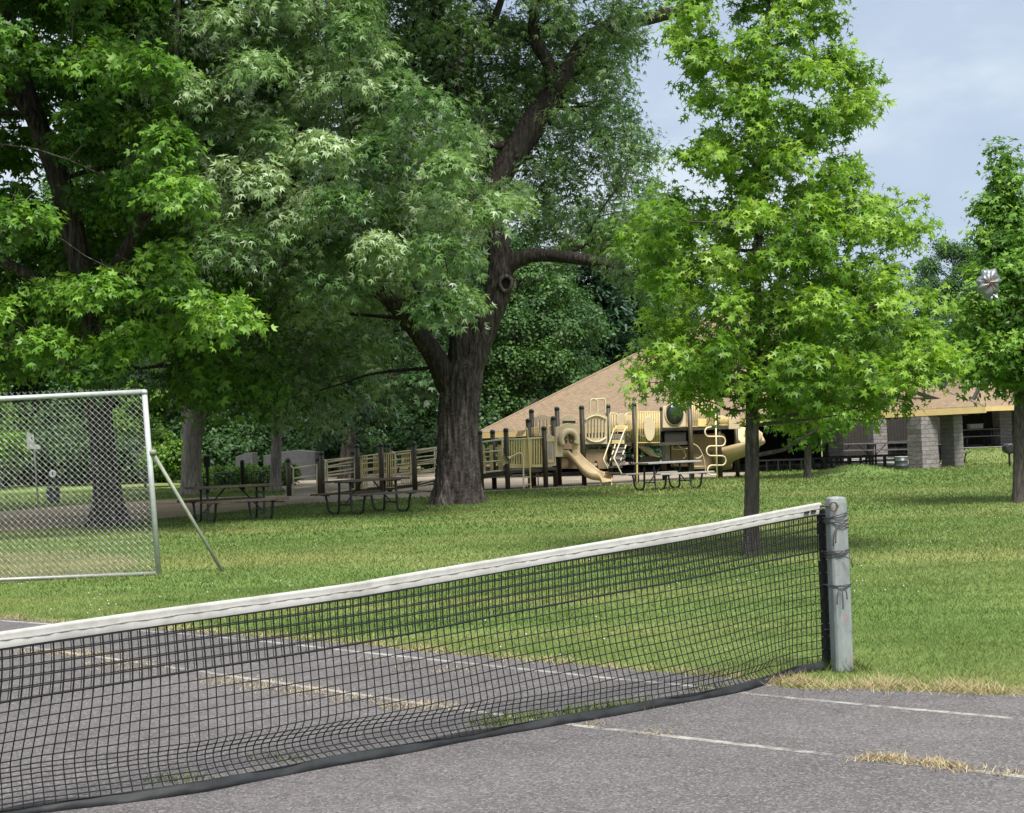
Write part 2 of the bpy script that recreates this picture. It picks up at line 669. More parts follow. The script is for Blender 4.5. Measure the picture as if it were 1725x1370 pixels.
def ridged_trunk(mb, pts, rad, sides=40, rings=90, amp=0.09, k=9, seed=0, flare=None):
    "trunk with furrowed bark; rad at each control point"
    path = smooth_path(pts, rings)
    rr = np.interp(np.linspace(0, 1, rings), np.linspace(0, 1, len(rad)), rad)
    rg = np.random.default_rng(seed)
    ang = np.arange(sides) * 2 * math.pi / sides
    tan = unit(np.gradient(path, axis=0))
    x = np.cross(tan[0], [0.05, 1, 0.02]); x /= np.linalg.norm(x)
    vs = []
    ph = rg.random(8) * 6.28
    length = np.concatenate([[0], np.cumsum(np.linalg.norm(np.diff(path, axis=0), axis=1))])
    for i in range(rings):
        x = x - tan[i] * (x @ tan[i]); x /= np.linalg.norm(x)
        y = np.cross(tan[i], x)
        l = length[i]
        w = 0.35 * np.sin(l * 1.7 + ph[0]) + 0.3 * np.sin(l * 3.9 + ph[1])
        dsp = (np.abs(np.sin(ang * k / 2 + w + ph[2])) - 0.6) * 0.55 + 0.45 * (np.abs(np.sin(ang * (k + 4) / 2 - w * 1.3 + ph[3] + l)) - 0.6) \
            + 0.35 * np.sin(ang * 2 + ph[4] + l * 0.5) + 0.3 * np.sin(ang * 3 + ph[5] - l * 0.7)
        r = rr[i] * (1 + amp * dsp + 0.02 * rg.normal(size=sides))
        if flare:
            h, f, lob = flare
            e = math.exp(-l / h)
            r = r * (1 + f * e * (0.55 + 0.45 * np.sin(ang * lob + ph[6]) + 0.2 * np.sin(ang * (lob + 2) + ph[7])))
        vs.append(path[i] + r[:, None] * (np.cos(ang)[:, None] * x + np.sin(ang)[:, None] * y))
    fs = []
    for i in range(rings - 1):
        for q in range(sides):
            q2 = (q + 1) % sides
            fs.append((i * sides + q, i * sides + q2, (i + 1) * sides + q2, (i + 1) * sides + q))
    fs.append(tuple((rings - 1) * sides + q for q in range(sides)))
    mb.add(np.concatenate(vs), fs)
    return path, rr


class Skeleton:
    "grows limbs from what is already there to each clump"
    def __init__(s):
        s.p = []; s.r = []

    def seed(s, path, rad, t0=0.0):
        n = len(path)
        for i in range(int(n * t0), n, max(1, n // 40)):
            s.p.append(path[i]); s.r.append(rad[i])

    def grow(s, mb, c, rtip=0.012, sides=6, rmax=0.2, sag=0.12, zpen=1.6):
        p = np.array(s.p); r = np.array(s.r)
        d = c - p
        dist = np.linalg.norm(d, axis=1)
        cost = dist + zpen * np.maximum(0, -(d[:, 2])) + 0.15 / np.maximum(r, 0.01) * 0.02
        i = int(np.argmin(cost))
        a = p[i]; l = dist[i]
        if l < 0.15: return
        mid = a + (c - a) * 0.45 + np.array([random.gauss(0, 0.08) * l, random.gauss(0, 0.08) * l, sag * l])
        q = a + (c - a) * 0.75 + np.array([random.gauss(0, 0.05) * l, random.gauss(0, 0.05) * l, sag * 0.7 * l])
        path = smooth_path([a, mid, q, c], 9)
        r0 = min(r[i] * 0.75, rmax, 0.018 + 0.022 * l)
        rad = np.linspace(r0, rtip, 9)
        mb.tube(path, rad, sides, cap=False)
        for k in range(2, 9, 2):
            s.p.append(path[k]); s.r.append(rad[k])


def poisson(poly, dmid, n, gap, depth_px=None, tries=60):
    "spread clump centres evenly through an outline and a depth range"
    xs = [p[0] for p in poly]; ys = [p[1] for p in poly]
    out = []
    t = 0
    while len(out) < n and t < n * tries:
        t += 1
        x = random.uniform(min(xs), max(xs)); y = random.uniform(min(ys), max(ys))
        if not bool(in_poly(np.array([x]), np.array([y]), poly)[0]): continue
        d = random.uniform(*dmid)
        p = P(x, y, d)
        if all(np.linalg.norm((p - q) * np.array([1, 0.7, 1.15])) > gap for q in out):
            out.append(p)
    return out


def rod(mb, base, c, sd, every=3, r=0.006):
    for i in range(0, len(base), every):
        m = (c + base[i]) / 2 + np.array([0, 0, 0.05])
        e = base[i] + sd[i] * (0.3 if r > 0.005 else 0.12)
        mb.tube([c, m, base[i], e], [r * 1.6, r * 1.3, r, r * 0.5], 3, cap=False)


M = {}
M['bark_maple'] = mat_bark('maple_bark', (0.020, 0.016, 0.014), (0.090, 0.075, 0.068), (0.215, 0.185, 0.168), 0.9)
M['bark_young'] = mat_bark('young_bark', (0.055, 0.046, 0.042), (0.14, 0.118, 0.108), (0.23, 0.20, 0.185), 2.4)
M['bark_pale'] = mat_bark('pale_bark', (0.12, 0.10, 0.092), (0.30, 0.26, 0.235), (0.44, 0.39, 0.355), 1.2)
M['twig'] = mat_plain('twig_bark', (0.10, 0.095, 0.085), (0.17, 0.165, 0.15), 12, 0.85)
M['limb_dark'] = mat_bark('shaded_limb_bark', (0.014, 0.011, 0.010), (0.052, 0.043, 0.038), (0.115, 0.098, 0.088), 1.2)  # dark, wet-looking bark with the limbs' shade worked into its colour
M['leaf_gum'] = mat_leaf('sweetgum_leaves', [(0.060, 0.135, 0.016), (0.120, 0.240, 0.022), (0.195, 0.340, 0.034), (0.30, 0.43, 0.075)], (0.14, 0.24, 0.06), 0.38, 0.42)
M['leaf_silver'] = mat_leaf('silver_maple_leaves', [(0.046, 0.105, 0.030), (0.108, 0.205, 0.056), (0.185, 0.305, 0.098), (0.38, 0.48, 0.29)], (0.42, 0.49, 0.41), 0.33, 0.36)
M['leaf_sugar'] = mat_leaf('sugar_maple_leaves', [(0.038, 0.100, 0.015), (0.082, 0.190, 0.022), (0.140, 0.280, 0.032), (0.21, 0.36, 0.055)], (0.12, 0.20, 0.07), 0.36, 0.45)
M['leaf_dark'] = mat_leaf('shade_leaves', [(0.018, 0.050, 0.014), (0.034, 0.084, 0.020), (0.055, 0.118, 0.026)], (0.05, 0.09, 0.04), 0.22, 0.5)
M['leaf_wood'] = mat_leaf('woodland_leaves', [(0.026, 0.068, 0.020), (0.050, 0.118, 0.026), (0.082, 0.17, 0.034)], (0.06, 0.11, 0.04), 0.25, 0.5)
M['leaf_conifer'] = mat_leaf('conifer_needles', [(0.018, 0.050, 0.026), (0.034, 0.080, 0.040), (0.06, 0.12, 0.058)], (0.03, 0.06, 0.03), 0.1, 0.5)
M['leaf_shrub'] = mat_leaf('shrub_leaves', [(0.05, 0.115, 0.018), (0.10, 0.20, 0.024), (0.16, 0.28, 0.03)], (0.10, 0.17, 0.05), 0.35, 0.5)

# ---- silver maple (big old trunk beside the playground)
b = G(770, 849)
t1 = empty('silver_maple_tree', b)
tag(t1, 'huge old maple with thick furrowed trunk, knothole and long bare side limb', 'tree')
D1 = b[1]
mb = MB()
sk = Skeleton()
pth, rr = ridged_trunk(mb, [b + [0, 0, -0.15], P(772, 800, D1), P(772, 740, D1), P(774, 690, D1), P(780, 640, D1), P(792, 590, D1 + .1)],
                       [0.50, 0.47, 0.45, 0.46, 0.47, 0.34], 96, 150, 0.12, 17, 3, (0.42, 0.75, 5))
mb.build('trunk', M['bark_maple'], t1, True)
mb = MB()
main = [P(785, 640, D1 - .1), P(800, 600, D1), P(822, 540, D1 + .1), P(840, 490, D1 + .2), P(843, 440, D1 + .3), P(836, 395, D1 + .4), P(822, 350, D1 + .6),
        P(842, 300, D1 + .8), P(868, 255, D1 + 1), P(893, 215, D1 + 1.2), P(935, 160, D1 + 1.5), P(968, 105, D1 + 1.7), P(1000, 62, D1 + 2), P(1060, 38, D1 + 2.3), P(1150, 16, D1 + 2.6), P(1220, -30, D1 + 2.8)]
pm, rm = ridged_trunk(mb, main, [0.34, 0.31, 0.29, 0.30, 0.29, 0.25, 0.27, 0.28, 0.32, 0.36, 0.34, 0.27, 0.22, 0.18, 0.14, 0.09], 32, 120, 0.09, 9, 5)
sk.seed(pm, rm, 0.1)
left = [P(774, 690, D1 + .1), P(752, 640, D1 - .05), P(736, 606, D1 - .25), P(708, 565, D1 - .6), P(672, 522, D1 - .9), P(630, 480, D1 - 1.3), P(580, 430, D1 - 1.8), P(520, 350, D1 - 2.5), P(470, 250, D1 - 3)]
pl, rl = ridged_trunk(mb, left, [0.26, 0.30, 0.26, 0.22, 0.19, 0.16, 0.13, 0.10, 0.07], 26, 80, 0.08, 7, 8)
sk.seed(pl, rl, 0.2)
cen = [P(772, 630, D1 + .1), P(778, 570, D1), P(772, 500, D1 + .2), P(765, 420, D1 + .5), P(745, 330, D1 + .9), P(742, 230, D1 + 1.2), P(765, 130, D1 + 1.4), P(745, 60, D1 + 1.4), P(720, -80, D1 + 1.5)]
pc, rc = ridged_trunk(mb, cen, [0.34, 0.30, 0.26, 0.24, 0.22, 0.20, 0.20, 0.18, 0.12], 28, 90, 0.08, 9, 9)
sk.seed(pc, rc, 0.1)
side = [P(846, 455, D1 + .3), P(872, 438, D1 + .2), P(905, 430, D1 + .1), P(950, 433, D1 - .2), P(1000, 440, D1 - .5), P(1045, 452, D1 - .7), P(1085, 465, D1 - .9), P(1120, 450, D1 - 1.1)]
ps, rs = ridged_trunk(mb, side, [0.24, 0.20, 0.17, 0.15, 0.14, 0.13, 0.11, 0.07], 22, 70, 0.07, 7, 10)
sk.seed(ps, rs, 0.4)
for pts, rad in (([P(880, 225, D1 + 1.1), P(850, 245, D1 + 1.0), P(815, 240, D1 + .8), P(795, 215, D1 + .7)], [.12, .10, .08, .05]),
                 ([P(935, 165, D1 + 1.5), P(925, 110, D1 + 1.6), P(900, 60, D1 + 1.4), P(905, -20, D1 + 1.2), P(920, -120, D1 + 1.2)], [.20, .18, .16, .13, .08]),
                 ([P(765, 130, D1 + 1.4), P(800, 60, D1 + 1.6), P(835, 25, D1 + 1.8), P(860, -60, D1 + 2)], [.15, .12, .10, .07]),
                 ([P(742, 230, D1 + 1.2), P(690, 170, D1 + .6), P(640, 90, D1 - .3), P(600, 0, D1 - 1)], [.14, .11, .09, .06])):
    pp = smooth_path(pts, 30); r2 = np.interp(np.linspace(0, 1, 30), np.linspace(0, 1, len(rad)), rad)
    mb.tube(pp, r2, 12, cap=False); sk.seed(pp, r2, 0.2)
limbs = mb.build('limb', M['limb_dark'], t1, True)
# knothole ring on the main limb
mb = MB()
kc = P(852, 478, D1 - 0.13); kn = unit(EYEV - kc)
kx = unit(np.cross(kn, [0, 0, 1])); ky = np.cross(kx, kn)
mb.tube([kc + kx * 0.15 * math.cos(a) * (1 + .1 * math.sin(3 * a)) + ky * 0.18 * math.sin(a) for a in np.linspace(0, 2 * math.pi, 22, endpoint=False)], 0.05, 8, True)
kno = mb.build('knothole', M['bark_maple'], t1, True)
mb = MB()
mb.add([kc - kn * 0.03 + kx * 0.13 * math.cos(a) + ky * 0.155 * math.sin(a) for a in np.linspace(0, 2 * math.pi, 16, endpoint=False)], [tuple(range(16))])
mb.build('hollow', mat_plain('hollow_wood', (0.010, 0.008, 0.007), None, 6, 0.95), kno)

tw = MB(); lv = Leaves(); lvd = Leaves()
FRONT = [(330, -160), (620, -160), (640, 80), (700, 190), (770, 200), (800, 290), (865, 315), (865, 350), (800, 370), (768, 430), (772, 510), (735, 520), (690, 470), (640, 470), (560, 520), (520, 500), (430, 440), (350, 420), (250, 330), (215, 150), (210, 20)]
for c in poisson(FRONT, (D1 - 8.5, D1 - 1.6), 150, 1.12):
    sk.grow(tw, c, 0.01, 5, 0.09, 0.05)
    t0 = random.choice([0.12, 0.3, 0.45, 0.6, 0.75, 0.95])
    bs, sd = lv.clump(SILVER, c, random.uniform(0.45, 0.85), 46, 13, 0.135, 0.6, 0.42, 0.55, t0, 0.17, 0.55)
    rod(tw, bs, c, sd, 5)
UP = [(600, -210), (1170, -210), (1150, 20), (1085, 55), (1040, 95), (990, 150), (940, 120), (860, 70), (760, 60), (700, 150), (640, 110)]
for c in poisson(UP, (D1 - 1.5, D1 + 7), 80, 1.0):
    sk.grow(tw, c, 0.012, 5, 0.09, 0.08)
    bs, sd = lv.clump(SILVER, c, random.uniform(0.55, 0.95), 26, 11, 0.15, 0.7, 0.3, 0.62, random.uniform(.2, .55), 0.2)
    rod(tw, bs, c, sd, 5)
RIGHT = [(890, 235), (960, 175), (1035, 125), (1075, 190), (1098, 280), (1095, 400), (1060, 440), (950, 425), (905, 400), (880, 320)]
for c in poisson(RIGHT, (D1 + 0.5, D1 + 6), 56, 0.75):
    sk.grow(tw, c, 0.01, 5, 0.06, 0.05)
    bs, sd = lv.clump(SILVER, c, random.uniform(0.42, 0.72), 22, 9, 0.135, 0.75, 0.3, 0.6, random.uniform(.1, .45), 0.2)
    rod(tw, bs, c, sd, 4)
INN = [(560, 60), (760, 80), (850, 150), (850, 240), (760, 300), (640, 230)]
for c in poisson(INN, (D1 + 0.6, D1 + 5), 46, 0.8):
    sk.grow(tw, c, 0.012, 5, 0.08, 0.05)
    lv.clump(SILVER, c, random.uniform(0.5, 0.8), 24, 10, 0.15, 0.7, 0.3, 0.6, random.uniform(.1, .4), 0.2)
MIDP = [(690, 40), (960, 40), (965, 120), (890, 235), (800, 300), (700, 250)]
for c in poisson(MIDP, (D1 + 1.6, D1 + 7), 62, 0.85):
    sk.grow(tw, c, 0.01, 5, 0.06, 0.05)
    bs, sd = lv.clump(SILVER, c, random.uniform(0.42, 0.75), 26, 10, 0.14, 0.7, 0.3, 0.58, random.uniform(.1, .45), 0.2)
    rod(tw, bs, c, sd, 5)
BUR = [(860, 200), (940, 110), (1000, 40), (1100, 20), (1090, 70), (1010, 110), (960, 190), (890, 260)]
for c in poisson(BUR, (D1 + 0.2, D1 + 1.6), 9, 0.6):
    lv.clump(SILVER, c, random.uniform(0.3, 0.5), 18, 9, 0.13, 0.75, 0.3, 0.5, random.uniform(.1, .5), 0.2)
END = [(1030, 400), (1075, 350), (1120, 380), (1130, 480), (1065, 490)]
for c in poisson(END, (D1 - 2, D1 + 2), 16, 0.55):
    lvd.clump(SILVER, c, 0.6, 34, 10, 0.15, 0.7, 0.3, 0.55, 0.3, 0.2)
BACK = [(280, -160), (700, -160), (680, 300), (640, 640), (560, 690), (430, 690), (300, 640), (250, 300)]
for c in poisson(BACK, (D1 + 1.2, D1 + 8), 110, 1.15):
    sk.grow(tw, c, 0.012, 4, 0.045, 0.05)
    lvd.clump(SILVER, c, random.uniform(0.8, 1.2), 40, 10, 0.19, 0.75, 0.3, 0.7, 0.4, 0.22)
# unseen crown above the frame, packed denser to block overhead light
TOP = [(300, -640), (900, -700), (1150, -400), (1150, -210), (300, -160)]
for c in poisson(TOP, (D1 - 8, D1 + 7), 120, 1.4):
    sk.grow(tw, c, 0.014, 4, 0.09, 0.05)
    lvd.clump(SILVER, c, random.uniform(1.0, 1.5), 34, 9, 0.26, 0.75, 0.3, 0.8, 0.5, 0.22)
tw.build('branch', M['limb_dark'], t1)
lv.build('crown', M['leaf_silver'], t1)
lvd.build('inner_foliage', M['leaf_silver'], t1)

# ---- sugar maple behind the goal
b = G(183, 886)
t2 = empty('sugar_maple_tree', b)
tag(t2, 'broad dark green maple on the grass seen through the chain link goal', 'tree')
D2 = b[1]
mb = MB(); sk = Skeleton()
pt, rt = ridged_trunk(mb, [b + [0, 0, -0.15], P(182, 840, D2), P(176, 790, D2), P(170, 730, D2), P(165, 670, D2), P(160, 600, D2), P(150, 520, D2), P(130, 420, D2), P(100, 300, D2), P(60, 200, D2), P(20, 60, D2), P(0, -100, D2)],
                      [0.34, 0.30, 0.27, 0.26, 0.265, 0.27, 0.26, 0.24, 0.23, 0.2, 0.16, 0.1], 44, 150, 0.07, 11, 21, (0.30, 1.5, 4))
sk.seed(pt, rt, 0.42)
mb.build('trunk', M['bark_maple'], t2, True)
mb = MB()
for pts, rad in (([P(100, 300, D2), P(62, 215, D2 - .3), P(40, 180, D2 - .6), P(0, 140, D2 - 1), P(-60, 100, D2 - 1.4)], [.18, .15, .14, .12, .08]),
                 ([P(150, 520, D2), P(200, 440, D2 - 1), P(260, 330, D2 - 1.6), P(290, 180, D2 - 2), P(300, 0, D2 - 2)], [.17, .14, .11, .09, .05]),
                 ([P(150, 540, D2), P(60, 470, D2 - 1), P(-40, 420, D2 - 1.6), P(-160, 360, D2 - 2)], [.15, .12, .09, .05])):
    pp = smooth_path(pts, 30); r2 = np.interp(np.linspace(0, 1, 30), np.linspace(0, 1, len(rad)), rad)
    mb.tube(pp, r2, 12, cap=False); sk.seed(pp, r2, 0.2)
mb.build('limb', M['bark_maple'], t2, True)
tw = MB(); lv = Leaves(); lvd = Leaves()
FR2 = [(-320, -200), (300, -200), (250, 60), (280, 200), (330, 320), (400, 400), (440, 460), (425, 540), (340, 545), (240, 590), (215, 640), (120, 640), (40, 600), (10, 520), (-60, 600), (-320, 560)]
for c in poisson(FR2, (D2 - 6, D2 + 0.5), 145, 1.0):
    x, y = pix(c)
    if -10 < x < 75 and 390 < y < 580: continue
    if 20 < x < 110 and 150 < y < 300 and c[1] < D2: continue
    sk.grow(tw, c, 0.01, 5, 0.08, 0.04)
    bs, sd = lv.clump(MAPLE, c, random.uniform(0.45, 0.8), 44, 13, 0.125, 0.55, 0.3, 0.52, random.choice([.15, .4, .6, .9]), 0.2, 0.5, flop=0.3)
    rod(tw, bs, c, sd, 6)
BK2 = [(-320, -200), (320, -200), (330, 300), (440, 560), (420, 660), (300, 650), (180, 620), (-320, 600)]
for c in poisson(BK2, (D2 + 0.5, D2 + 7), 110, 1.15):
    sk.grow(tw, c, 0.012, 4, 0.045, 0.05)
    lvd.clump(MAPLE, c, random.uniform(0.8, 1.2), 36, 10, 0.19, 0.7, 0.3, 0.7, 0.35, 0.22)
TOP2 = [(-320, -560), (200, -620), (330, -200), (-320, -200)]  # unseen upper crown, thickened to keep overhead light off the inside
for c in poisson(TOP2, (D2 - 6, D2 + 6), 80, 1.4):
    sk.grow(tw, c, 0.012, 4, 0.045, 0.05)
    lvd.clump(MAPLE, c, random.uniform(1.0, 1.4), 34, 9, 0.26, 0.7, 0.3, 0.8, 0.5, 0.22)
tw.build('branch', M['bark_maple'], t2)
lv.build('crown', M['leaf_sugar'], t2)
lvd.build('inner_foliage', M['leaf_sugar'], t2)


# ---- young trees with a central leader
def leader_tree(name, label, base, line, rads, slices, d, n, gap, rc, tm, lsize, mat, sprays, per, spray_len, depth_k=0.9, skip=None, lower=None, extra=(), thin=None):
    root = empty(name, base)
    tag(root, label, 'tree')
    mb = MB(); sk = Skeleton()
    pts = [base + np.array([0, 0, -0.1])] + [P(x, y, d) for x, y in line]
    pt, rt = ridged_trunk(mb, pts, rads, 26, 110, 0.035, 7, int(d), (0.12, 0.35, 3))
    sk.seed(pt, rt, 0.28)
    mb.build('trunk', M['bark_young'], root, True)
    ys = [s[0] for s in slices]
    wts = []
    grid = np.linspace(min(ys), max(ys), 60)
    lo = np.interp(grid, ys, [s[1] for s in slices]); hi = np.interp(grid, ys, [s[2] for s in slices])
    w = (hi - lo) ** 1.5; w /= w.sum()
    cs = []
    tries = 0
    sc = F / d
    rcm = np.mean(rc)
    while len(cs) < n and tries < n * 80:
        tries += 1
        y = float(rng.choice(grid, p=w)) + random.uniform(-8, 8)
        a = np.interp(y, ys, [s[1] for s in slices]) + rcm * sc * 0.75; e = np.interp(y, ys, [s[2] for s in slices]) - rcm * sc * 0.75
        if e < a: a = e = (a + e) / 2
        x = random.uniform(a, e)
        hw = max((e - a) / 2, 1); cx = (a + e) / 2
        dd = hw / sc * depth_k * math.sqrt(max(0.0, 1 - ((x - cx) / hw) ** 2)) * random.uniform(-1, 1)
        if skip and skip(x, y): continue
        p = P(x, y, d + dd)
        if all(np.linalg.norm(p - q) > gap for q in cs): cs.append(p)
    cs.sort(key=lambda p: abs(p[0] - base[0]))
    small = set(range(len(cs), len(cs) + len(extra)))
    cs += list(extra)
    tw = MB(); lv = Leaves()
    for ci, c in enumerate(cs):
        sk.grow(tw, c, 0.006, 5, 0.035, -0.02, 2.2)
        r = random.uniform(*rc) if ci not in small else 0.22
        if thin and pix(c)[1] < thin: r *= 0.78
        bs, sd = lv.clump(tm, c, r, sprays, per, lsize, 0.6, 0.22, spray_len, random.choice([.3, .5, .6, .8]), 0.18, 0.3, flop=0.35)
        rod(tw, bs, c, sd, 4, 0.0035)
    for pts, rad in (lower or []):
        tw.tube(smooth_path([P(*q) for q in pts], 14), np.linspace(rad[0], rad[1], 14), 8)
    tw.build('branch', M['bark_young'], root, True)
    lv.build('crown', mat, root)
    return root


b3 = G(1265, 935)
D3 = b3[1]
S3 = [(-380, 1292, 1300), (-220, 1225, 1365), (-60, 1150, 1425), (30, 1108, 1432), (60, 1102, 1425), (110, 1120, 1480), (165, 1126, 1545), (205, 1130, 1470), (240, 1122, 1470), (270, 1115, 1528), (310, 1120, 1488),
      (345, 1080, 1545), (380, 1030, 1585), (410, 1018, 1590), (440, 1080, 1500), (490, 1075, 1590), (560, 1078, 1600), (610, 1050, 1640), (640, 1030, 1590), (655, 1045, 1540), (668, 1170, 1540), (692, 1300, 1500)]
leader_tree('sweetgum_tree', 'slender bright green tree with star shaped leaves just beyond the net', b3,
            [(1266, 870), (1267, 800), (1267, 720), (1268, 640), (1272, 540), (1276, 430), (1283, 300), (1290, 150), (1294, 0), (1297, -200), (1298, -370)],
            [0.098, 0.092, 0.086, 0.080, 0.076, 0.068, 0.058, 0.048, 0.038, 0.027, 0.016, 0.008], S3, D3, 250, 0.34, (0.23, 0.38), STAR, 0.073, M['leaf_gum'], 16, 9, 0.34, 0.85, thin=330,
            lower=[([(1268, 768, D3), (1300, 762, D3 - .2), (1325, 756, D3 - .35), (1345, 742, D3 - .5), (1380, 722, D3 - .6)], (0.030, 0.012)),
                   ([(1268, 718, D3), (1300, 713, D3 - .2), (1350, 708, D3 - .4), (1410, 700, D3 - .6)], (0.026, 0.010)),
                   ([(1267, 690, D3), (1235, 692, D3 - .2), (1205, 680, D3 - .4), (1180, 672, D3 - .6)], (0.016, 0.007)),
                   ([(1268, 660, D3), (1240, 645, D3 - .2), (1215, 632, D3 - .4), (1190, 625, D3 - .5)], (0.020, 0.008)),
                   ([(1270, 640, D3), (1300, 600, D3 - .2), (1318, 560, D3 - .35), (1350, 530, D3 - .5)], (0.030, 0.012)),
                   ([(1268, 600, D3), (1250, 545, D3 - .25), (1232, 505, D3 - .4)], (0.026, 0.012))])
b4 = G(1716, 847)
D4 = b4[1]
S4 = [(255, 1682, 1702), (300, 1662, 1722), (335, 1645, 1735), (370, 1655, 1790), (410, 1640, 1800), (440, 1625, 1830), (480, 1608, 1850), (540, 1590, 1870), (600, 1575, 1880), (630, 1595, 1880), (655, 1690, 1860)]
t4 = leader_tree('maple_sapling', 'young green tree at the lawn edge with a narrow spire of leaves', b4,
            [(1717, 800), (1717, 740), (1718, 680), (1719, 600), (1716, 520), (1708, 430), (1698, 340), (1692, 262)],
            [0.125, 0.115, 0.105, 0.10, 0.09, 0.075, 0.055, 0.03, 0.01], S4, D4, 125, 0.42, (0.30, 0.50), MAPLE, 0.095, M['leaf_sugar'], 17, 10, 0.42, 0.95, extra=[P(x, y, D4 + dd) for x, y, dd in ((1691, 278, 0), (1686, 300, .1), (1700, 308, -.1), (1694, 325, 0), (1680, 338, .2), (1708, 340, 0), (1692, 352, 0), (1660, 345, .1), (1672, 360, 0), (1712, 372, .2), (1695, 385, 0), (1684, 410, -.1), (1705, 405, 0), (1690, 432, 0), (1652, 395, 0), (1668, 410, 0))])
b5 = G(1360, 806)
D5 = b5[1]
S5 = [(420, 1340, 1390), (500, 1310, 1430), (600, 1270, 1470), (700, 1265, 1470), (745, 1330, 1410)]
leader_tree('small_tree', 'thin straight young trunk on the lawn in front of the pavilion benches', b5,
            [(1361, 770), (1361, 730), (1362, 660), (1362, 560), (1362, 430)], [0.115, 0.105, 0.10, 0.085, 0.06, 0.02], S5, D5, 40, 0.75, (0.5, 0.8), MAPLE, 0.14, M['leaf_sugar'], 24, 9, 0.5)


# ---- trunks under the canopy by the path, with dark crowns overhead
def shade_tree(label, base, line, rads, crown, n, bark, group='trees along the shaded path'):
    root = empty('shade_tree', base)
    tag(root, label, 'tree', group)
    d = base[1]
    mb = MB(); sk = Skeleton()
    pt, rt = ridged_trunk(mb, [base + np.array([0, 0, -0.15])] + [P(x, y, d) for x, y in line], rads, 34, 80, 0.07, 9, int(d * 7), (0.4, 0.45, 4))
    sk.seed(pt, rt, 0.5)
    mb.build('trunk', bark, root, True)
    tw = MB(); lv = Leaves()
    for c in poisson(crown, (d - 4, d + 5), n, 1.5):
        sk.grow(tw, c, 0.02, 4, 0.1)
        lv.clump(MAPLE, c, random.uniform(1.0, 1.6), 44, 9, 0.27, 0.7, 0.3, 0.8, 0.4, 0.25)
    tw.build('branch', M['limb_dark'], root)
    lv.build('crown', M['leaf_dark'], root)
    return root


def GD(px, py, d):
    "ground point at depth d under photo column px"
    v = P(px, py, d); return np.array([v[0], v[1], float(H(v[0], v[1]))])


b6 = G(324, 833)
r6 = shade_tree('stout leaning grey trunk with a second stem, behind the left picnic table', b6, [(322, 790), (325, 740), (331, 690), (338, 640), (350, 560), (360, 450)],
           [0.36, 0.33, 0.32, 0.33, 0.34, 0.30, 0.2], [(180, 250), (560, 250), (600, 600), (470, 650), (250, 640), (170, 560)], 34, M['bark_pale'])
mb = MB()
ridged_trunk(mb, [P(318, 745, b6[1] + .3), P(316, 700, b6[1] + .3), P(311, 660, b6[1] + .3), P(300, 600, b6[1] + .3), P(280, 500, b6[1] + .3)], [0.2, 0.21, 0.22, 0.2, 0.12], 20, 40, 0.07, 7, 77)
mb.build('second_stem', M['bark_pale'], r6, True)
b7 = G(464, 828)
shade_tree('narrow straight grey trunk at the foot of the playground ramp', b7, [(465, 790), (466, 750), (469, 700), (472, 650), (478, 560), (480, 450)],
           [0.20, 0.185, 0.18, 0.18, 0.175, 0.16, 0.1], [(380, 300), (700, 300), (720, 600), (640, 690), (520, 700), (400, 660)], 30, M['bark_pale'])
b8 = GD(583, 800, 72)
shade_tree('crooked brown trunk leaning right behind the playground ramp', b8, [(583, 780), (588, 740), (598, 705), (612, 670), (622, 620), (640, 520)],
           [0.34, 0.30, 0.29, 0.28, 0.26, 0.22, 0.12], [(500, 350), (820, 350), (800, 560), (700, 660), (590, 680), (520, 640)], 30, M['bark_maple'])

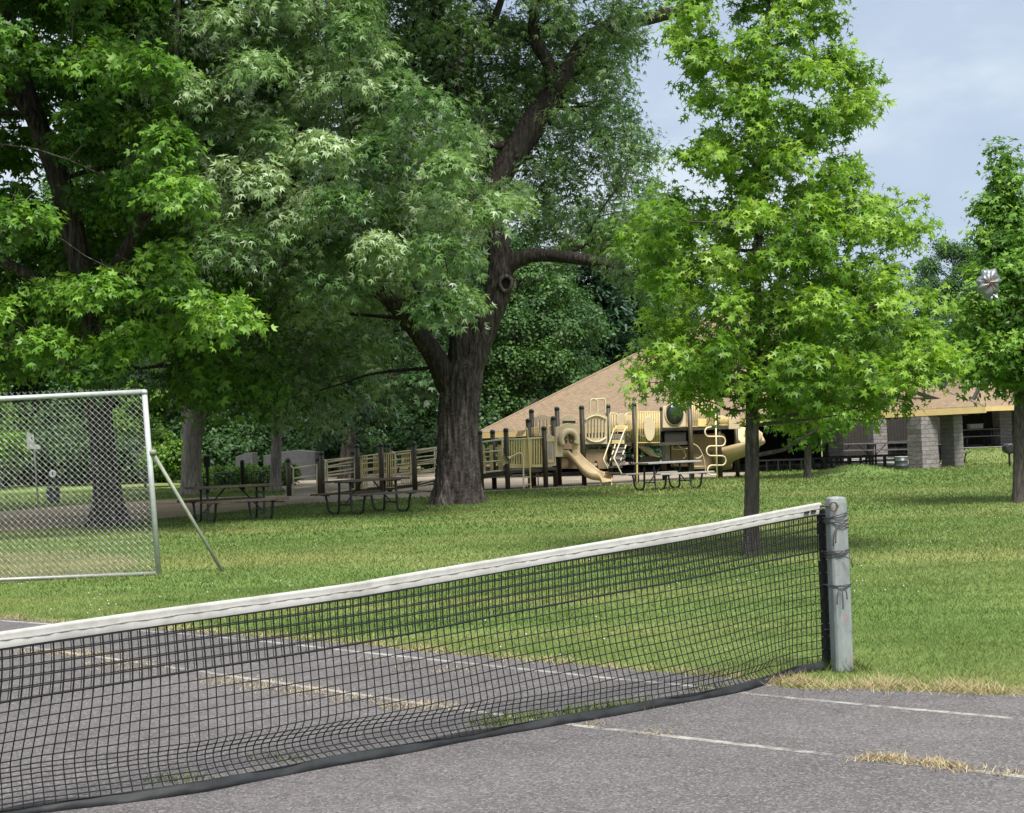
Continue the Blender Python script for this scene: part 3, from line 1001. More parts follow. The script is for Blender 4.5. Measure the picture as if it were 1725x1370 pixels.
# ---- woodland behind everything
def wood_proto(kind, seed):
    random.seed(seed)
    lv = Leaves(); tr = MB()
    if kind == 'conifer':
        h = 14.0
        tr.tube([(0, 0, -0.3), (0, 0, h * .5), (0, 0, h)], [0.28, 0.16, 0.03], 8)
        for i in range(46):
            z = 1.2 + (h - 1.4) * (i / 45.0)
            R = 3.6 * (1 - z / h) ** 0.8 + 0.25
            m = int(8 + 9 * (1 - z / h))
            for k in range(m):
                a = random.uniform(0, 6.28); l = R * random.uniform(0.7, 1.1)
                n = max(6, int(l * 20))
                t = np.sqrt(rng.random(n)) * l
                dirv = np.array([math.cos(a), math.sin(a), 0])
                pos = dirv * t[:, None] + np.array([0, 0, z]) + rng.normal(size=(n, 3)) * np.array([.22, .22, .10])
                pos[:, 2] -= 0.28 * t + 0.06 * np.maximum(0, l - t) * 0 - 0.05 * t * t / max(l, .5)
                tip = unit(dirv * 0.8 + rng.normal(size=(n, 3)) * 0.5 + np.array([0, 0, -0.15]))
                nr = unit(np.array([0, 0, 1.0]) + rng.normal(size=(n, 3)) * 0.4)
                lv.put(NEEDLE, pos, tip, nr, 0.42 * (0.6 + 0.7 * rng.random(n)), np.clip(0.45 + rng.normal(size=n) * .25 + random.gauss(0, .1), 0, 1))
        return tr, lv
    h = 15.0 if kind != 'round' else 12.0
    R = 4.6 if kind == 'broad' else 3.8
    tr.tube([(0, 0, -0.3), (0.1, 0, h * .3), (0.2, 0.1, h * .6), (0.1, 0, h * .9)], [0.36, 0.28, 0.18, 0.05], 10)
    cs = []
    t = 0
    zb = 1.2 if kind != 'broad' else 2.4
    while len(cs) < 74 and t < 6000:
        t += 1
        z = random.uniform(zb, h)
        q = (z - zb) / (h - zb)
        rr = R * math.sin(math.pi * min(0.97, 0.16 + 0.80 * q)) ** 0.65
        a = random.uniform(0, 6.28); l = rr * random.uniform(0.35, 1) ** 0.5
        p = np.array([l * math.cos(a), l * math.sin(a), z])
        if all(np.linalg.norm(p - w) > 1.25 for w in cs): cs.append(p)
    for c in cs:
        s = np.array([0.1, 0, max(c[2] - 1.2, 1.5)])
        tr.tube([s, (s + c) / 2 + np.array([0, 0, .2]), c], [0.06, 0.045, 0.02], 4, cap=False)
        lv.clump(OVAL, c, random.uniform(0.9, 1.4), 90, 12, 0.155, 0.7, 0.3, 0.8, random.choice([.25, .45, .6, .8]), 0.2, 0.3)
    return tr, lv


PROTO = {}


def wood_tree(kind, label, group, x, y, s, rz, name=None, mat=None, cat='tree'):
    z = float(H(x, y))
    if kind not in PROTO:
        tr, lv = wood_proto(kind, hash_of(kind))
        root = empty(name or ('conifer_tree' if kind == 'conifer' else 'woodland_tree'), (0, 0, 0))
        tr.build('trunk', M['bark_maple'], root, True, world=False)
        lv.build('crown', mat or (M['leaf_conifer'] if kind == 'conifer' else M['leaf_wood']), root, world=False)
        PROTO[kind] = root
    else:
        root = copy_tree(PROTO[kind])
    root.location = (x, y, z)
    root.rotation_euler = (0, 0, rz)
    root.scale = (s * random.uniform(.92, 1.08), s * random.uniform(.92, 1.08), s)
    tag(root, label, cat, group)
    return root


def hash_of(k):
    return sum(ord(c) * (i + 3) for i, c in enumerate(k))


def wx(px, d):
    return (px - CX) / F * d


random.seed(5)
WL = 'dark leafy woodland tree in the mass behind the playground and path'
WG = 'woodland trees behind the park'
for i in range(10):
    px = -230 + i * 92 + random.uniform(-25, 25)
    d = random.uniform(84, 94)
    wood_tree(['broad', 'tall', 'round'][i % 3], WL, WG, wx(px, d), d, random.uniform(.95, 1.2), random.uniform(0, 6))
for i in range(13):
    px = -260 + i * 95 + random.uniform(-25, 25)
    d = random.uniform(100, 116)
    wood_tree(['tall', 'broad', 'broad'][i % 3], WL, WG, wx(px, d), d, random.uniform(1.0, 1.25) * (1.0 if px < 760 else 0.78), random.uniform(0, 6))
wood_tree('round', 'bright green leafy tree rising between the thick maple trunk and the dark conifer', None, wx(872, 84), 84, 1.06, 1.0)
for px, d, s in ((1012, 92, 1.02), (1088, 97, 1.0), (962, 99, .98), (1050, 101, 1.05)):
    wood_tree('conifer', 'dark drooping conifer behind the shingled pavilion roof', 'conifers behind the pavilion', wx(px, d), d, s, random.uniform(0, 6))
for px, d, s, k in ((1180, 108, .74, 'broad'), (1280, 112, .74, 'tall'), (1390, 110, .76, 'broad'), (1475, 112, .74, 'tall'), (1535, 118, .72, 'round'), (1615, 112, .90, 'broad'), (1690, 118, .92, 'tall'), (1790, 112, .95, 'broad')):
    wood_tree(k, 'grey green tree standing far behind the pavilion at the park edge', 'far trees behind the pavilion', wx(px, d), d, s, random.uniform(0, 6))


# shrubs: bright ones behind the goal, dark undergrowth along the wood's edge
def shrub(px, py, d, r, h, label, mat, group=None, sprays=34, tint=.6, size=.2):
    b = GD(px, py, d)
    root = empty('shrub', b)
    tag(root, label, 'shrub', group)
    lv = Leaves(); st = MB()
    for k in range(7):
        c = b + np.array([random.uniform(-r, r) * .7, random.uniform(-r, r) * .7, h * random.uniform(.25, .85)])
        st.tube([b, (b + c) / 2 + np.array([0, 0, .1]), c], [.03, .02, .01], 4, cap=False)
        lv.clump(OVAL, c, r * random.uniform(.45, .65), sprays * 3 // 2, 10, size * .75, .8, .3, .5, tint, .22)
    st.build('stem', M['twig'], root)
    lv.build('foliage', mat, root)
    return root


for px, py, d, r, h in ((0, 830, 74, 1.7, 6.0), (245, 825, 68, 1.3, 5.0), (287, 828, 69, 1.0, 3.2)):
    shrub(px, py, d, r, h, 'tall bright yellow green bush in the light behind the goal', M['leaf_shrub'], 'bright bushes behind the goal', 60, .55, .2)
for i in range(24):
    px = -160 + i * 42 + random.uniform(-12, 12); d = random.uniform(77, 83)
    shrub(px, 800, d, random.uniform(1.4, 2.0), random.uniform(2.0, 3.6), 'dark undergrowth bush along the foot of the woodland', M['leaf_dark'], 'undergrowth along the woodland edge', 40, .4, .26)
for i in range(7):
    px = 350 + i * 20; d = random.uniform(62, 66)
    shrub(px, 800, d, .7, .8, 'low leafy ground plant beside the dark railings under the trees', M['leaf_shrub'], 'low plants by the railings', 22, .35, .16)
# ------------------------------------------------------------------ ground
def axis(lo, hi, dlo, dhi, fine, coarse):
    a = list(np.arange(dlo, dhi, fine))
    x = dlo; st = fine; left = []
    while x > lo:
        st = min(st * 1.35, coarse); x -= st; left.append(x)
    x = a[-1]; st = fine; right = []
    while x < hi:
        st = min(st * 1.35, coarse); x += st; right.append(x)
    return np.array(left[::-1] + a + right)


gx = axis(-260, 260, -16, 24, 0.4, 25)
gy = axis(-40, 420, 18, 66, 0.4, 25)
X, Y = np.meshgrid(gx, gy)
Z = H(X, Y)
nx, ny = len(gx), len(gy)
idx = np.arange(nx * ny).reshape(ny, nx)
q = np.stack([idx[:-1, :-1], idx[:-1, 1:], idx[1:, 1:], idx[1:, :-1]], -1).reshape(-1, 4)
gr = np_mesh('ground', np.stack([X, Y, Z], -1).reshape(-1, 3), q, mat_lawn(), smooth=True)
tag(gr, kind='structure')

COURT_EDGE = [(-900, 985), (-400, 1010), (0, 1042), (80, 1049), (313, 1064), (600, 1086), (713, 1098), (939, 1119), (1165, 1137), (1290, 1150), (1330, 1160), (1521, 1164), (1725, 1173), (2300, 1202)]
court = [G(*p) for p in COURT_EDGE]
# the turf creeps over the asphalt in an uneven line
edge = []
for a, b_ in zip(court[:-1], court[1:]):
    n = max(2, int(np.linalg.norm(b_ - a) / 0.12))
    for t in np.linspace(0, 1, n, endpoint=False):
        p = a + (b_ - a) * t
        edge.append(p + np.array([0, random.gauss(0, 0.025), 0]))
court_poly = edge + [np.array([12, -6, 0]), np.array([-16, -6, 0])]
m_asph = mat_asphalt()
sheet('tennis_court', court_poly, 0.004, m_asph)


def strip(name, pts, wdt, z, mat):
    pts = [np.asarray(p) for p in pts]
    mb = MB(); vs = []
    for i, p in enumerate(pts):
        t = pts[min(i + 1, len(pts) - 1)] - pts[max(i - 1, 0)]
        n = np.array([-t[1], t[0], 0]); n /= np.linalg.norm(n)
        vs += [(*(p + n * wdt / 2)[:2], z), (*(p - n * wdt / 2)[:2], z)]
    mb.add(vs, [(2 * i, 2 * i + 1, 2 * i + 3, 2 * i + 2) for i in range(len(pts) - 1)])
    o = mb.build(name, mat)
    if o.data.polygons[0].normal.z < 0: o.data.flip_normals()
    tag(o, kind='structure')
    return o


m_line = mat_asphalt((0.37, 0.355, 0.325), 0.525)
LINE1 = [(-200, 1058), (170, 1108), (390, 1140), (610, 1172), (830, 1204), (985, 1225), (1450, 1279), (1725, 1310), (2300, 1375)]
LINE2 = [(-60, 1042), (300, 1068), (440, 1081), (640, 1103), (830, 1123), (1010, 1142), (1200, 1160), (1270, 1171), (1480, 1191), (1725, 1213), (2300, 1262)]
strip('singles_sideline', [G(*p) for p in LINE1], 0.055, 0.0048, m_line)
strip('doubles_sideline', [G(*p) for p in LINE2], 0.055, 0.0048, m_line)

PATH = [(-320, 868), (0, 862), (150, 850), (330, 839), (480, 835), (560, 834), (600, 845), (640, 842), (480, 852), (310, 871), (150, 886), (0, 896), (-320, 912)]
m_path = mat_gravel('path_grit', (0.27, 0.205, 0.138), (0.36, 0.285, 0.195))
path_poly = [G(*p) for p in PATH]
sheet('dirt_path', path_poly, 0.005, m_path)
PLAY = [(480, 851), (640, 841), (720, 838), (810, 829), (880, 826), (960, 822), (1035, 817), (1090, 814), (1160, 808), (1235, 803), (1300, 793), (1300, 779), (1100, 777), (800, 783), (640, 786), (480, 790), (300, 796), (300, 802), (420, 806), (480, 826)]
m_play = mat_gravel('play_surface', (0.24, 0.20, 0.152), (0.34, 0.29, 0.23), False)
play_poly = [G(*p) for p in PLAY]
sheet('play_surface', play_poly, 0.010, m_play)

BARE = [(-260, 945), (0, 934), (120, 928), (215, 935), (235, 952), (200, 968), (90, 975), (0, 984), (-260, 994)]
bare_poly = [G(*p) for p in BARE]
sheet('bare_ground', bare_poly, 0.006, mat_gravel('thin_turf', (0.16, 0.155, 0.075), (0.22, 0.195, 0.10)))

# ------------------------------------------------------------------ grass
DIRT = [court_poly, path_poly, play_poly]
m_blade = mat_blades()


def off_dirt(x, y, grow=True):
    ok = np.ones(len(x), bool)
    for poly in DIRT:
        ok &= ~in_poly(x, y, [(p[0], p[1]) for p in poly])
    return ok


def blades(x, y, h, wdt, lean, mat, name, label_kind, tint=None, z=None, parent=None, clumpn=None):
    n = len(x)
    z = H(x, y) if z is None else z
    a = rng.random(n) * 6.283
    base = np.stack([x, y, z], -1)
    side = np.stack([np.cos(a), np.sin(a), np.zeros(n)], -1)
    ld = rng.random(n) * 6.283
    tipo = np.stack([np.cos(ld) * lean * h, np.sin(ld) * lean * h, h], -1)
    hw = (wdt / 2)[:, None]
    v = np.stack([base - side * hw, base + side * hw, base + tipo], 1)
    if tint is None: tint = rng.random(n)
    o = np_mesh(name, v.reshape(-1, 3), np.arange(n * 3).reshape(n, 3), mat, tint=tint)
    return o


SLAB_XY = [(p[0], p[1]) for p in (G(1585, 788.5), G(1300, 788), G(1000, 790), G(800, 792), P(780, 780, 66), P(980, 780, 80), P(1615, 780, 78))]
gxs, gys, ghs, gws = [], [], [], []
for y0, y1, dens, h0, w0 in ((8.2, 12, 4600, 0.023, 0.0046), (12, 17, 2200, 0.027, 0.0072), (17, 26, 700, 0.036, 0.013), (26, 40, 240, 0.042, 0.024), (40, 66, 95, 0.06, 0.042)):
    wmax = 0.37 * y1 + 3.2
    n = int(2 * wmax * (y1 - y0) * dens)
    x = rng.uniform(-wmax, wmax, n); y = rng.uniform(y0, y1, n)
    k = (np.abs(x) < 0.37 * y + 3.2) & off_dirt(x, y)
    k &= ~((y > 64.5) & (x > 17)) & ~in_poly(x, y, SLAB_XY)
    k &= ~(in_poly(x, y, [(p[0], p[1]) for p in bare_poly]) & (rng.random(n) < 0.25))
    x, y = x[k], y[k]
    patch = 0.75 + 0.5 * (0.5 + 0.5 * np.sin(x * 2.1 + 1.7 * np.sin(y * 1.3)) * np.sin(y * 1.7 + 2.2 * np.sin(x * .7)))
    gxs.append(x); gys.append(y)
    ghs.append(h0 * patch * (0.5 + 0.8 * rng.random(len(x)))); gws.append(w0 * (0.7 + 0.6 * rng.random(len(x))))
gx_, gy_, gh_, gw_ = map(np.concatenate, (gxs, gys, ghs, gws))
go = blades(gx_, gy_, gh_, gw_, 0.75, m_blade, 'grass', None)
tag(go, 'short mown green grass of the lawn', 'grass', kind='stuff')

# dry fringe where the turf meets the court
def mat_dry(name, a, b):
    m, nt, out = new_mat(name)
    at = N(nt, 'Attribute', attribute_name='tint')
    col = ramp(nt, at.outputs['Fac'], [(0, a), (1, b)])
    bsdf(nt, out, col, 0.8, spec=0.1)
    return m


m_dry = mat_dry('dry_straw', (0.22, 0.165, 0.085), (0.47, 0.395, 0.235))
m_weed = mat_dry('green_weed', (0.05, 0.09, 0.02), (0.16, 0.20, 0.06))
xs, ys, hs = [], [], []
for a, b_ in zip(court[:-1], court[1:]):
    px0 = pix(a)[0]; px1 = pix(b_)[0]
    if a[1] > 30 or px1 < -150: continue
    l = np.linalg.norm(b_ - a)
    right = 1300 < (px0 + px1) / 2
    n = int(l * (1500 if right else 700))
    t = rng.random(n)
    p = a + (b_ - a) * t[:, None]
    off = rng.normal(size=n) * (0.085 if right else 0.05) + (0.09 if right else 0.05)
    lump = 0.6 + 0.8 * np.abs(np.sin(p[:, 0] * 7) * np.sin(p[:, 0] * 3.1 + 1))
    dirn = np.array([-(b_ - a)[1], (b_ - a)[0]]) / l
    if dirn[1] < 0: dirn = -dirn
    xs.append(p[:, 0] + dirn[0] * off); ys.append(p[:, 1] + dirn[1] * off)
    hs.append((0.055 if right else 0.035) * lump * (0.25 + rng.random(n)))
x, y, h = map(np.concatenate, (xs, ys, hs))
o = blades(x, y, h, np.full(len(x), 0.0042), 1.5, m_dry, 'dry_grass', None, z=np.full(len(x), 0.003))
tag(o, 'dry straw coloured fringe of grass along the edge of the court', 'dry grass', kind='stuff')

xs, ys, hs, zs = [], [], [], []


def tuft(px, py, n, rx, ry, h):
    c = G(px, py)
    xs.append(c[0] + rng.normal(size=n) * rx); ys.append(c[1] + rng.normal(size=n) * ry); hs.append(h * (0.2 + rng.random(n) ** 1.5))


for px, py, n in ((1475, 1280, 260), (1500, 1281, 170), (1530, 1286, 90), (1558, 1287, 190), (1590, 1292, 150), (1612, 1296, 150), (1640, 1300, 50), (1705, 1306, 60), (1690, 1306, 30), (1003, 1222, 40), (1108, 1237, 45)):
    tuft(px, py, n, 0.045, 0.032, 0.030)
for px, py, n in ((100, 1100, 420), (150, 1104, 500), (200, 1118, 380), (240, 1128, 260), (60, 1098, 200), (375, 1143, 200), (410, 1150, 260), (450, 1157, 220), (500, 1164, 300), (540, 1169, 180), (600, 1178, 220), (690, 1187, 260), (720, 1192, 300), (760, 1130, 120), (620, 1112, 90), (660, 1124, 80)):
    tuft(px, py, n, 0.13, 0.075, 0.020)
x, y, h = map(np.concatenate, (xs, ys, hs))
o = blades(x, y, h, np.full(len(x), 0.0048), 1.5, m_dry, 'crack_weeds', None, z=np.full(len(x), 0.004))
tag(o, 'dry tan weeds growing out of cracks along the white court line', 'weeds', kind='stuff')
xs, ys, hs = [], [], []
for px, py, n in ((835, 1222, 160), (870, 1213, 220), (900, 1210, 160), (960, 1206, 140), (1000, 1200, 220), (1040, 1194, 200), (1080, 1188, 80), (1190, 1163, 70), (1220, 1157, 70), (300, 1318, 90), (480, 1282, 60)):
    tuft(px, py, n, 0.09, 0.05, 0.05)
for px, py, n in ((1415, 1128, 260), (1435, 1130, 220), (1395, 1126, 120)):
    tuft(px, py, n, 0.06, 0.05, 0.10)
x, y, h = map(np.concatenate, (xs, ys, hs))
o = blades(x, y, h, np.full(len(x), 0.007), 0.8, m_weed, 'green_weeds', None, z=np.full(len(x), 0.004))
tag(o, 'small green weeds along the foot of the net and its post', 'weeds', kind='stuff')
# clover heads
n = 900
x = rng.uniform(-6, 9, n); y = rng.uniform(9.5, 34, n)
k = off_dirt(x, y) & (np.abs(x) < 0.34 * y + .5) & (np.sin(x * 1.1 + 2) * np.sin(y * .7) > 0.1)
x, y = x[k], y[k]
n = len(x); c = np.stack([x, y, H(x, y) + 0.045], -1)
o8 = np.array([(1, 0, 0), (-1, 0, 0), (0, 1, 0), (0, -1, 0), (0, 0, 1), (0, 0, -1)]) * 0.009
f8 = np.array([(0, 2, 4), (2, 1, 4), (1, 3, 4), (3, 0, 4), (2, 0, 5), (1, 2, 5), (3, 1, 5), (0, 3, 5)])
o = np_mesh('clover', (c[:, None, :] + o8[None]).reshape(-1, 3), (f8[None] + (np.arange(n) * 6)[:, None, None]).reshape(-1, 3), mat_plain('clover_white', (0.55, 0.54, 0.48), None, 5, .8))
tag(o, 'tiny white clover heads scattered through the lawn', 'clover', kind='stuff')

# ------------------------------------------------------------------ tennis net
M['net_black'] = mat_plain('net_cord', (0.012, 0.013, 0.013), (0.02, 0.02, 0.021), 40, 0.7, spec=0.2)
M['vinyl_black'] = mat_plain('black_vinyl', (0.009, 0.010, 0.011), (0.024, 0.027, 0.030), 6, 0.6, 0.25, 0.01, spec=0.25)
M['band_white'] = mat_plain('white_canvas', (0.37, 0.368, 0.35), (0.26, 0.255, 0.235), 7, 0.85, 0.5, 0.008, lo=.42, hi=.72)
NF = Frame(G(1392, 1128), G(200, 1360))
foot = [(70, 1371), (348, 1334), (600, 1284), (939, 1222), (1127, 1190), (1250, 1165), (1340, 1137), (1390, 1129)]
tp = [(0, 1064), (600, 981), (1200, 881), (1392, 845)]
kt, kz = [], []
for p in tp:
    u, z = NF.uz(*p); kt.append(u); kz.append(z)
ft, fw = [], []
for p in foot:
    g = G(*p) - NF.o; ft.append(g @ NF.u); fw.append(g @ NF.w)
o1 = np.argsort(kt); kt = np.array(kt)[o1]; kz = np.array(kz)[o1]
o2 = np.argsort(ft); ft = np.array(ft)[o2]; fw = np.array(fw)[o2]
LEN = 12.2
BAND = 0.068


def net_top(t):
    t = np.asarray(t, float)
    z = np.interp(t, kt, kz)
    return z + np.where(t > kt[-1], 0.0, 0) - 0.0


def net_foot(t):
    return np.interp(t, ft, fw)


CELL = 0.0445
ROWS = 20
NAT = ROWS * CELL


def net_point(t, s):
    "t along the net, s metres of cord below the band"
    zt = float(net_top(t)) - BAND
    low = 0.045
    avail = zt - low
    e = max(NAT - avail, 0.0)
    zb = 0.12 + 0.55 * e
    straight = zt - zb
    fw_ = float(net_foot(t))
    hang = fw_ * min(1, s / max(straight, .1)) ** 2
    wv = 0.010 * math.sin(t * 3.1 + s * 2) + 0.006 * math.sin(t * 7.3 + 1)
    if s <= straight or e <= 0:
        z = zt - s * (avail / NAT if e <= 0 else 1.0)
        return t + 0.006 * math.sin(s * 9 + t * 2), hang + wv, z
    qn = (s - straight) / (NAT - straight)
    k = math.sin(math.pi * qn)
    fold = 0.5 + 0.5 * math.sin(t * 2.3 + 0.7 * math.sin(t * 1.1))
    bul = (0.02 + 0.12 * e) * k * (0.35 + fold)
    z = zb - (zb - low) * qn
    tt = t + 0.006 * math.sin(s * 9 + t * 2) + (0.02 + 0.10 * e) * k * math.sin(t * 1.9 + 1.0) * fold
    return tt, hang + wv + bul, z


net = empty('tennis_net', NF.o)
tag(net, 'sagging black tennis net with a white top band across the court', 'tennis net')


def net_world(t, s):
    a, w, z = net_point(t, s)
    return NF.p(a, w, z)


cols = int(LEN / CELL)
grid = np.array([[net_world(i * CELL + 0.02, j * CELL) for j in range(ROWS + 1)] for i in range(cols + 1)])
mb = MB()
nearc = int(7.6 / CELL)
for j in range(ROWS + 1):
    r = 0.0028 if j not in (5,) else 0.0055
    if j < 5: r = 0.0036
    mb.tube(grid[:, j], r, 4, cap=False)
for i in range(cols + 1):
    rr_ = [0.0036] * 6 + [0.0027] * (ROWS - 5)
    mb.tube(grid[i], rr_, 4, cap=False)
# doubled mesh in the top rows
for j in range(0, 5):
    g2 = (grid[:, j] + NF.w * 0.012 + np.array([0, 0, 0.005]))
    mb.tube(g2[::1], 0.0022, 3, cap=False)
g2 = grid + NF.w * 0.012 + NF.u * 0.006
for i in range(cols + 1):
    mb.tube(g2[i, :6], 0.0022, 3, cap=False)
mb.build('mesh', M['net_black'], net)
# top band: folded canvas with a stitched seam, slightly puckered
mb = MB()
ts = np.arange(0.0, LEN, 0.03)
prof = [(-0.010, -BAND), (-0.014, -BAND * .55), (-0.0085, -BAND * .48), (-0.017, -BAND * .2), (-0.010, 0.0), (0.010, 0.0), (0.017, -BAND * .25), (0.014, -BAND * .6), (0.010, -BAND)]
vs = []
for t in ts:
    zt = float(net_top(t))
    for k, (w, z) in enumerate(prof):
        puck = 0.0022 * math.sin(t * 62 + 3 * math.sin(t * 5)) * (1 if k in (3, 4) else 0.2) + 0.0006 * rng.normal()
        vs.append(NF.p(t, w + 0.010 * math.sin(t * 3.1) + (puck if k in (3, 6) else puck * .3), zt + z + 0.0015 * math.sin(t * 4 + k * .3) + (puck * .25 if k in (4, 5) else 0)))
n = len(prof)
fs = []
for i in range(len(ts) - 1):
    for k in range(n - 1):
        fs.append((i * n + k, (i + 1) * n + k, (i + 1) * n + k + 1, i * n + k + 1))
mb.add(vs, fs)
band = mb.build('top_band', M['band_white'], net, True)
mb = MB()
mb.tube([NF.p(t, 0.010 * math.sin(t * 3.1) - .004, float(net_top(t)) - BAND - .004) for t in ts], 0.006, 5)
mb.build('hem', M['net_black'], band)
mb = MB()
mb.tube([NF.p(t, 0.010 * math.sin(t * 3.1) - .0135 - .0012 * math.sin(t * 62 + 3 * math.sin(t * 5)), float(net_top(t)) - BAND * .50 + .0015 * math.sin(t * 23)) for t in ts], 0.0032, 5)
mb.build('seam', mat_plain('stitched_seam', (0.27, 0.265, 0.245), (0.36, 0.355, 0.335), 60, 0.9), band)
mb = MB()
for t in (0.085, 0.15):
    p = NF.p(t, -0.016, float(net_top(t)) - BAND * .62)
    mb.bar(p - NF.u * 0.028, p + NF.u * 0.02, 0.004, 0.012)
mb.build('buckle', M['net_black'], band)
# bottom skirt of black vinyl lying on the court
mb = MB(); vs = []
for t in ts:
    w0 = float(net_foot(t)) + 0.012 * math.sin(t * 5.1)
    ruf = 0.006 * math.sin(t * 17) + 0.004 * math.sin(t * 41)
    for w, z in ((0.010, 0.044), (0.003, 0.048), (-0.006, 0.042 + ruf * .4), (-0.013, 0.024 + ruf * .7), (-0.026, 0.009), (-0.022, 0.006)):
        vs.append(NF.p(t, w0 + w, z + 0.004 * math.sin(t * 9)))
n = 6
fs = []
for i in range(len(ts) - 1):
    for k in range(n - 1):
        fs.append((i * n + k, (i + 1) * n + k, (i + 1) * n + k + 1, i * n + k + 1))
mb.add(vs, fs)
mb.build('bottom_band', M['vinyl_black'], net, True)
# side sleeve by the post
mb = MB()
for k in range(12):
    za, zb_ = 0.05 + k * 0.079, 0.05 + (k + 1) * 0.079
    xo = 0.012 * math.sin(k * 1.3)
    NF.slab(mb, -0.045 + xo * .5, 0.014 + xo * .5, -0.013, 0.013, za, zb_ - 0.004)
mb.tube([NF.p(-0.012, 0, z) for z in np.linspace(0.03, 1.0, 8)], 0.018, 8)
mb.build('side_sleeve', M['net_black'], net)

# post
pc_ = G(1419.5, 1131)
M['post_paint'] = None
m, nt, out = new_mat('post_paint')
pos = position(nt)
n1 = noise(nt, mapping(nt, pos, (9, 9, 3)), 1.6, 7, 0.7)
n2 = noise(nt, mapping(nt, pos, (14, 14, 5)), 1.3, 7, 0.75)
n3 = noise(nt, mapping(nt, pos, (60, 60, 4)), 1.0, 4, 0.7)
col = ramp(nt, n1, [(0.36, (0.170, 0.192, 0.193)), (0.64, (0.255, 0.280, 0.275))])
col = mixc(nt, ramp(nt, n3, [(0.45, 0.0), (0.72, 0.4)]), col, (0.145, 0.18, 0.185))
col = mixc(nt, ramp(nt, n2, [(0.55, 0.0), (0.60, 0.8)]), col, (0.245, 0.19, 0.178))
col = mixc(nt, ramp(nt, n2, [(0.33, 0.8), (0.38, 0.0)]), col, (0.10, 0.10, 0.10))
bsdf(nt, out, col, 0.62, n2, 0.5, 0.008, spec=0.35)
post = empty('net_post', pc_)
tag(post, 'pale blue grey painted wooden post with chipped paint holding the net', 'post')
mb = MB()
ca = math.atan2(*( (NF.u)[[1, 0]] )) + math.radians(58)
sec = []
R = 0.055
for k in range(4):
    a = ca + math.pi / 4 + k * math.pi / 2
    for da in (-0.13, 0.13):
        sec.append((R * 1.30 * math.cos(a + da), R * 1.30 * math.sin(a + da)))
levels = [(-0.1, 1.0), (0.3, 1.0), (0.7, .985), (1.04, .97), (1.066, .90), (1.074, 0.72), (1.077, 0.3)]
vs = []
for z, s_ in levels:
    for x, y in sec:
        vs.append((pc_[0] + x * s_, pc_[1] + y * s_, z))
fs = []
for i in range(len(levels) - 1):
    for k in range(8):
        fs.append((i * 8 + k, i * 8 + (k + 1) % 8, (i + 1) * 8 + (k + 1) % 8, (i + 1) * 8 + k))
fs.append(tuple((len(levels) - 1) * 8 + k for k in range(8)))
mb.add(vs, fs)
mb.build('shaft', m, post, bevel=0.003)
mb = MB()
hk = P(1404, 853, pc_[1] - 0.09)
mb.tube([hk + np.array([0.022 * math.cos(a), 0, 0.026 * math.sin(a)]) for a in np.linspace(0, 6.28, 14, endpoint=False)], 0.006, 6, True)
mb.tube([hk + np.array([0.02, 0, 0]), hk + np.array([0.045, 0.06, 0.0])], 0.007, 6)
mb.build('eye_bolt', mat_plain('rusty_iron', (0.09, 0.07, 0.06), (0.16, 0.12, 0.10), 30, 0.6, metal=0.6), post)
# cords tying the net to the post
m_cord = mat_plain('lacing_cord', (0.035, 0.037, 0.04), (0.07, 0.07, 0.075), 40, 0.8)
sl = NF.p(-0.012, -0.016, 0)


def cord(pts, r, closed=False):
    mb = MB(); mb.tube(pts, r, 5, closed)
    mb.build('cord', m_cord, net, True)


def loop(z, tilt, r=0.0032, jig=0.004):
    c = pc_ * [1, 1, 0]
    pts = []
    for a in np.linspace(0, 2 * math.pi, 22, endpoint=False):
        rr_ = R * 1.32
        pts.append(c + np.array([rr_ * math.cos(a), rr_ * math.sin(a), z + tilt * math.cos(a) + random.gauss(0, jig * .5)]))
    # stretch the loop round the sleeve as well
    for q_ in range(len(pts)):
        dv = (pts[q_] - c)[:2] @ (sl - c)[:2]
        if dv > 0.85 * rr_ * np.linalg.norm((sl - c)[:2]):
            pts[q_] = np.array([sl[0] + (pts[q_] - c)[0] * .25, sl[1] + (pts[q_] - c)[1] * .25, pts[q_][2]])
    cord(pts, r, True)


for z, tl in ((0.965, 0.02), (0.955, 0.012), (0.925, 0.008), (0.918, -0.012), (0.905, -0.022), (0.745, 0.006), (0.738, 0.014), (0.73, 0.012), (0.722, 0.02), (0.535, 0.003), (0.528, 0.0)):
    loop(z, tl)
fr = np.array([0.0, -0.08, 0.0])
for z, l, dx in ((0.90, 0.12, -0.03), (0.895, 0.10, -0.02), (0.52, 0.13, 0.0), (0.52, 0.10, -0.025), (0.52, 0.07, 0.02), (0.715, 0.07, 0.05)):
    a = pc_ * [1, 1, 0] + fr + np.array([dx * .4, 0, z])
    cord(smooth_path([a, a + [dx * .8, -.012, -l * .35], a + [dx, -.006, -l]], 8), 0.0038)
for z in (0.965, 0.735, 0.53, 0.25):
    a = NF.p(0.02, -0.016, z)
    cord([a, NF.p(-0.05, -0.018, z - .004)], 0.005)
a = hk + np.array([-0.02, 0, 0]); 
cord(smooth_path([a, NF.p(0.0, 0.0, float(net_top(0)) - .02), NF.p(0.03, 0, float(net_top(0)) - .025)], 8), 0.006)

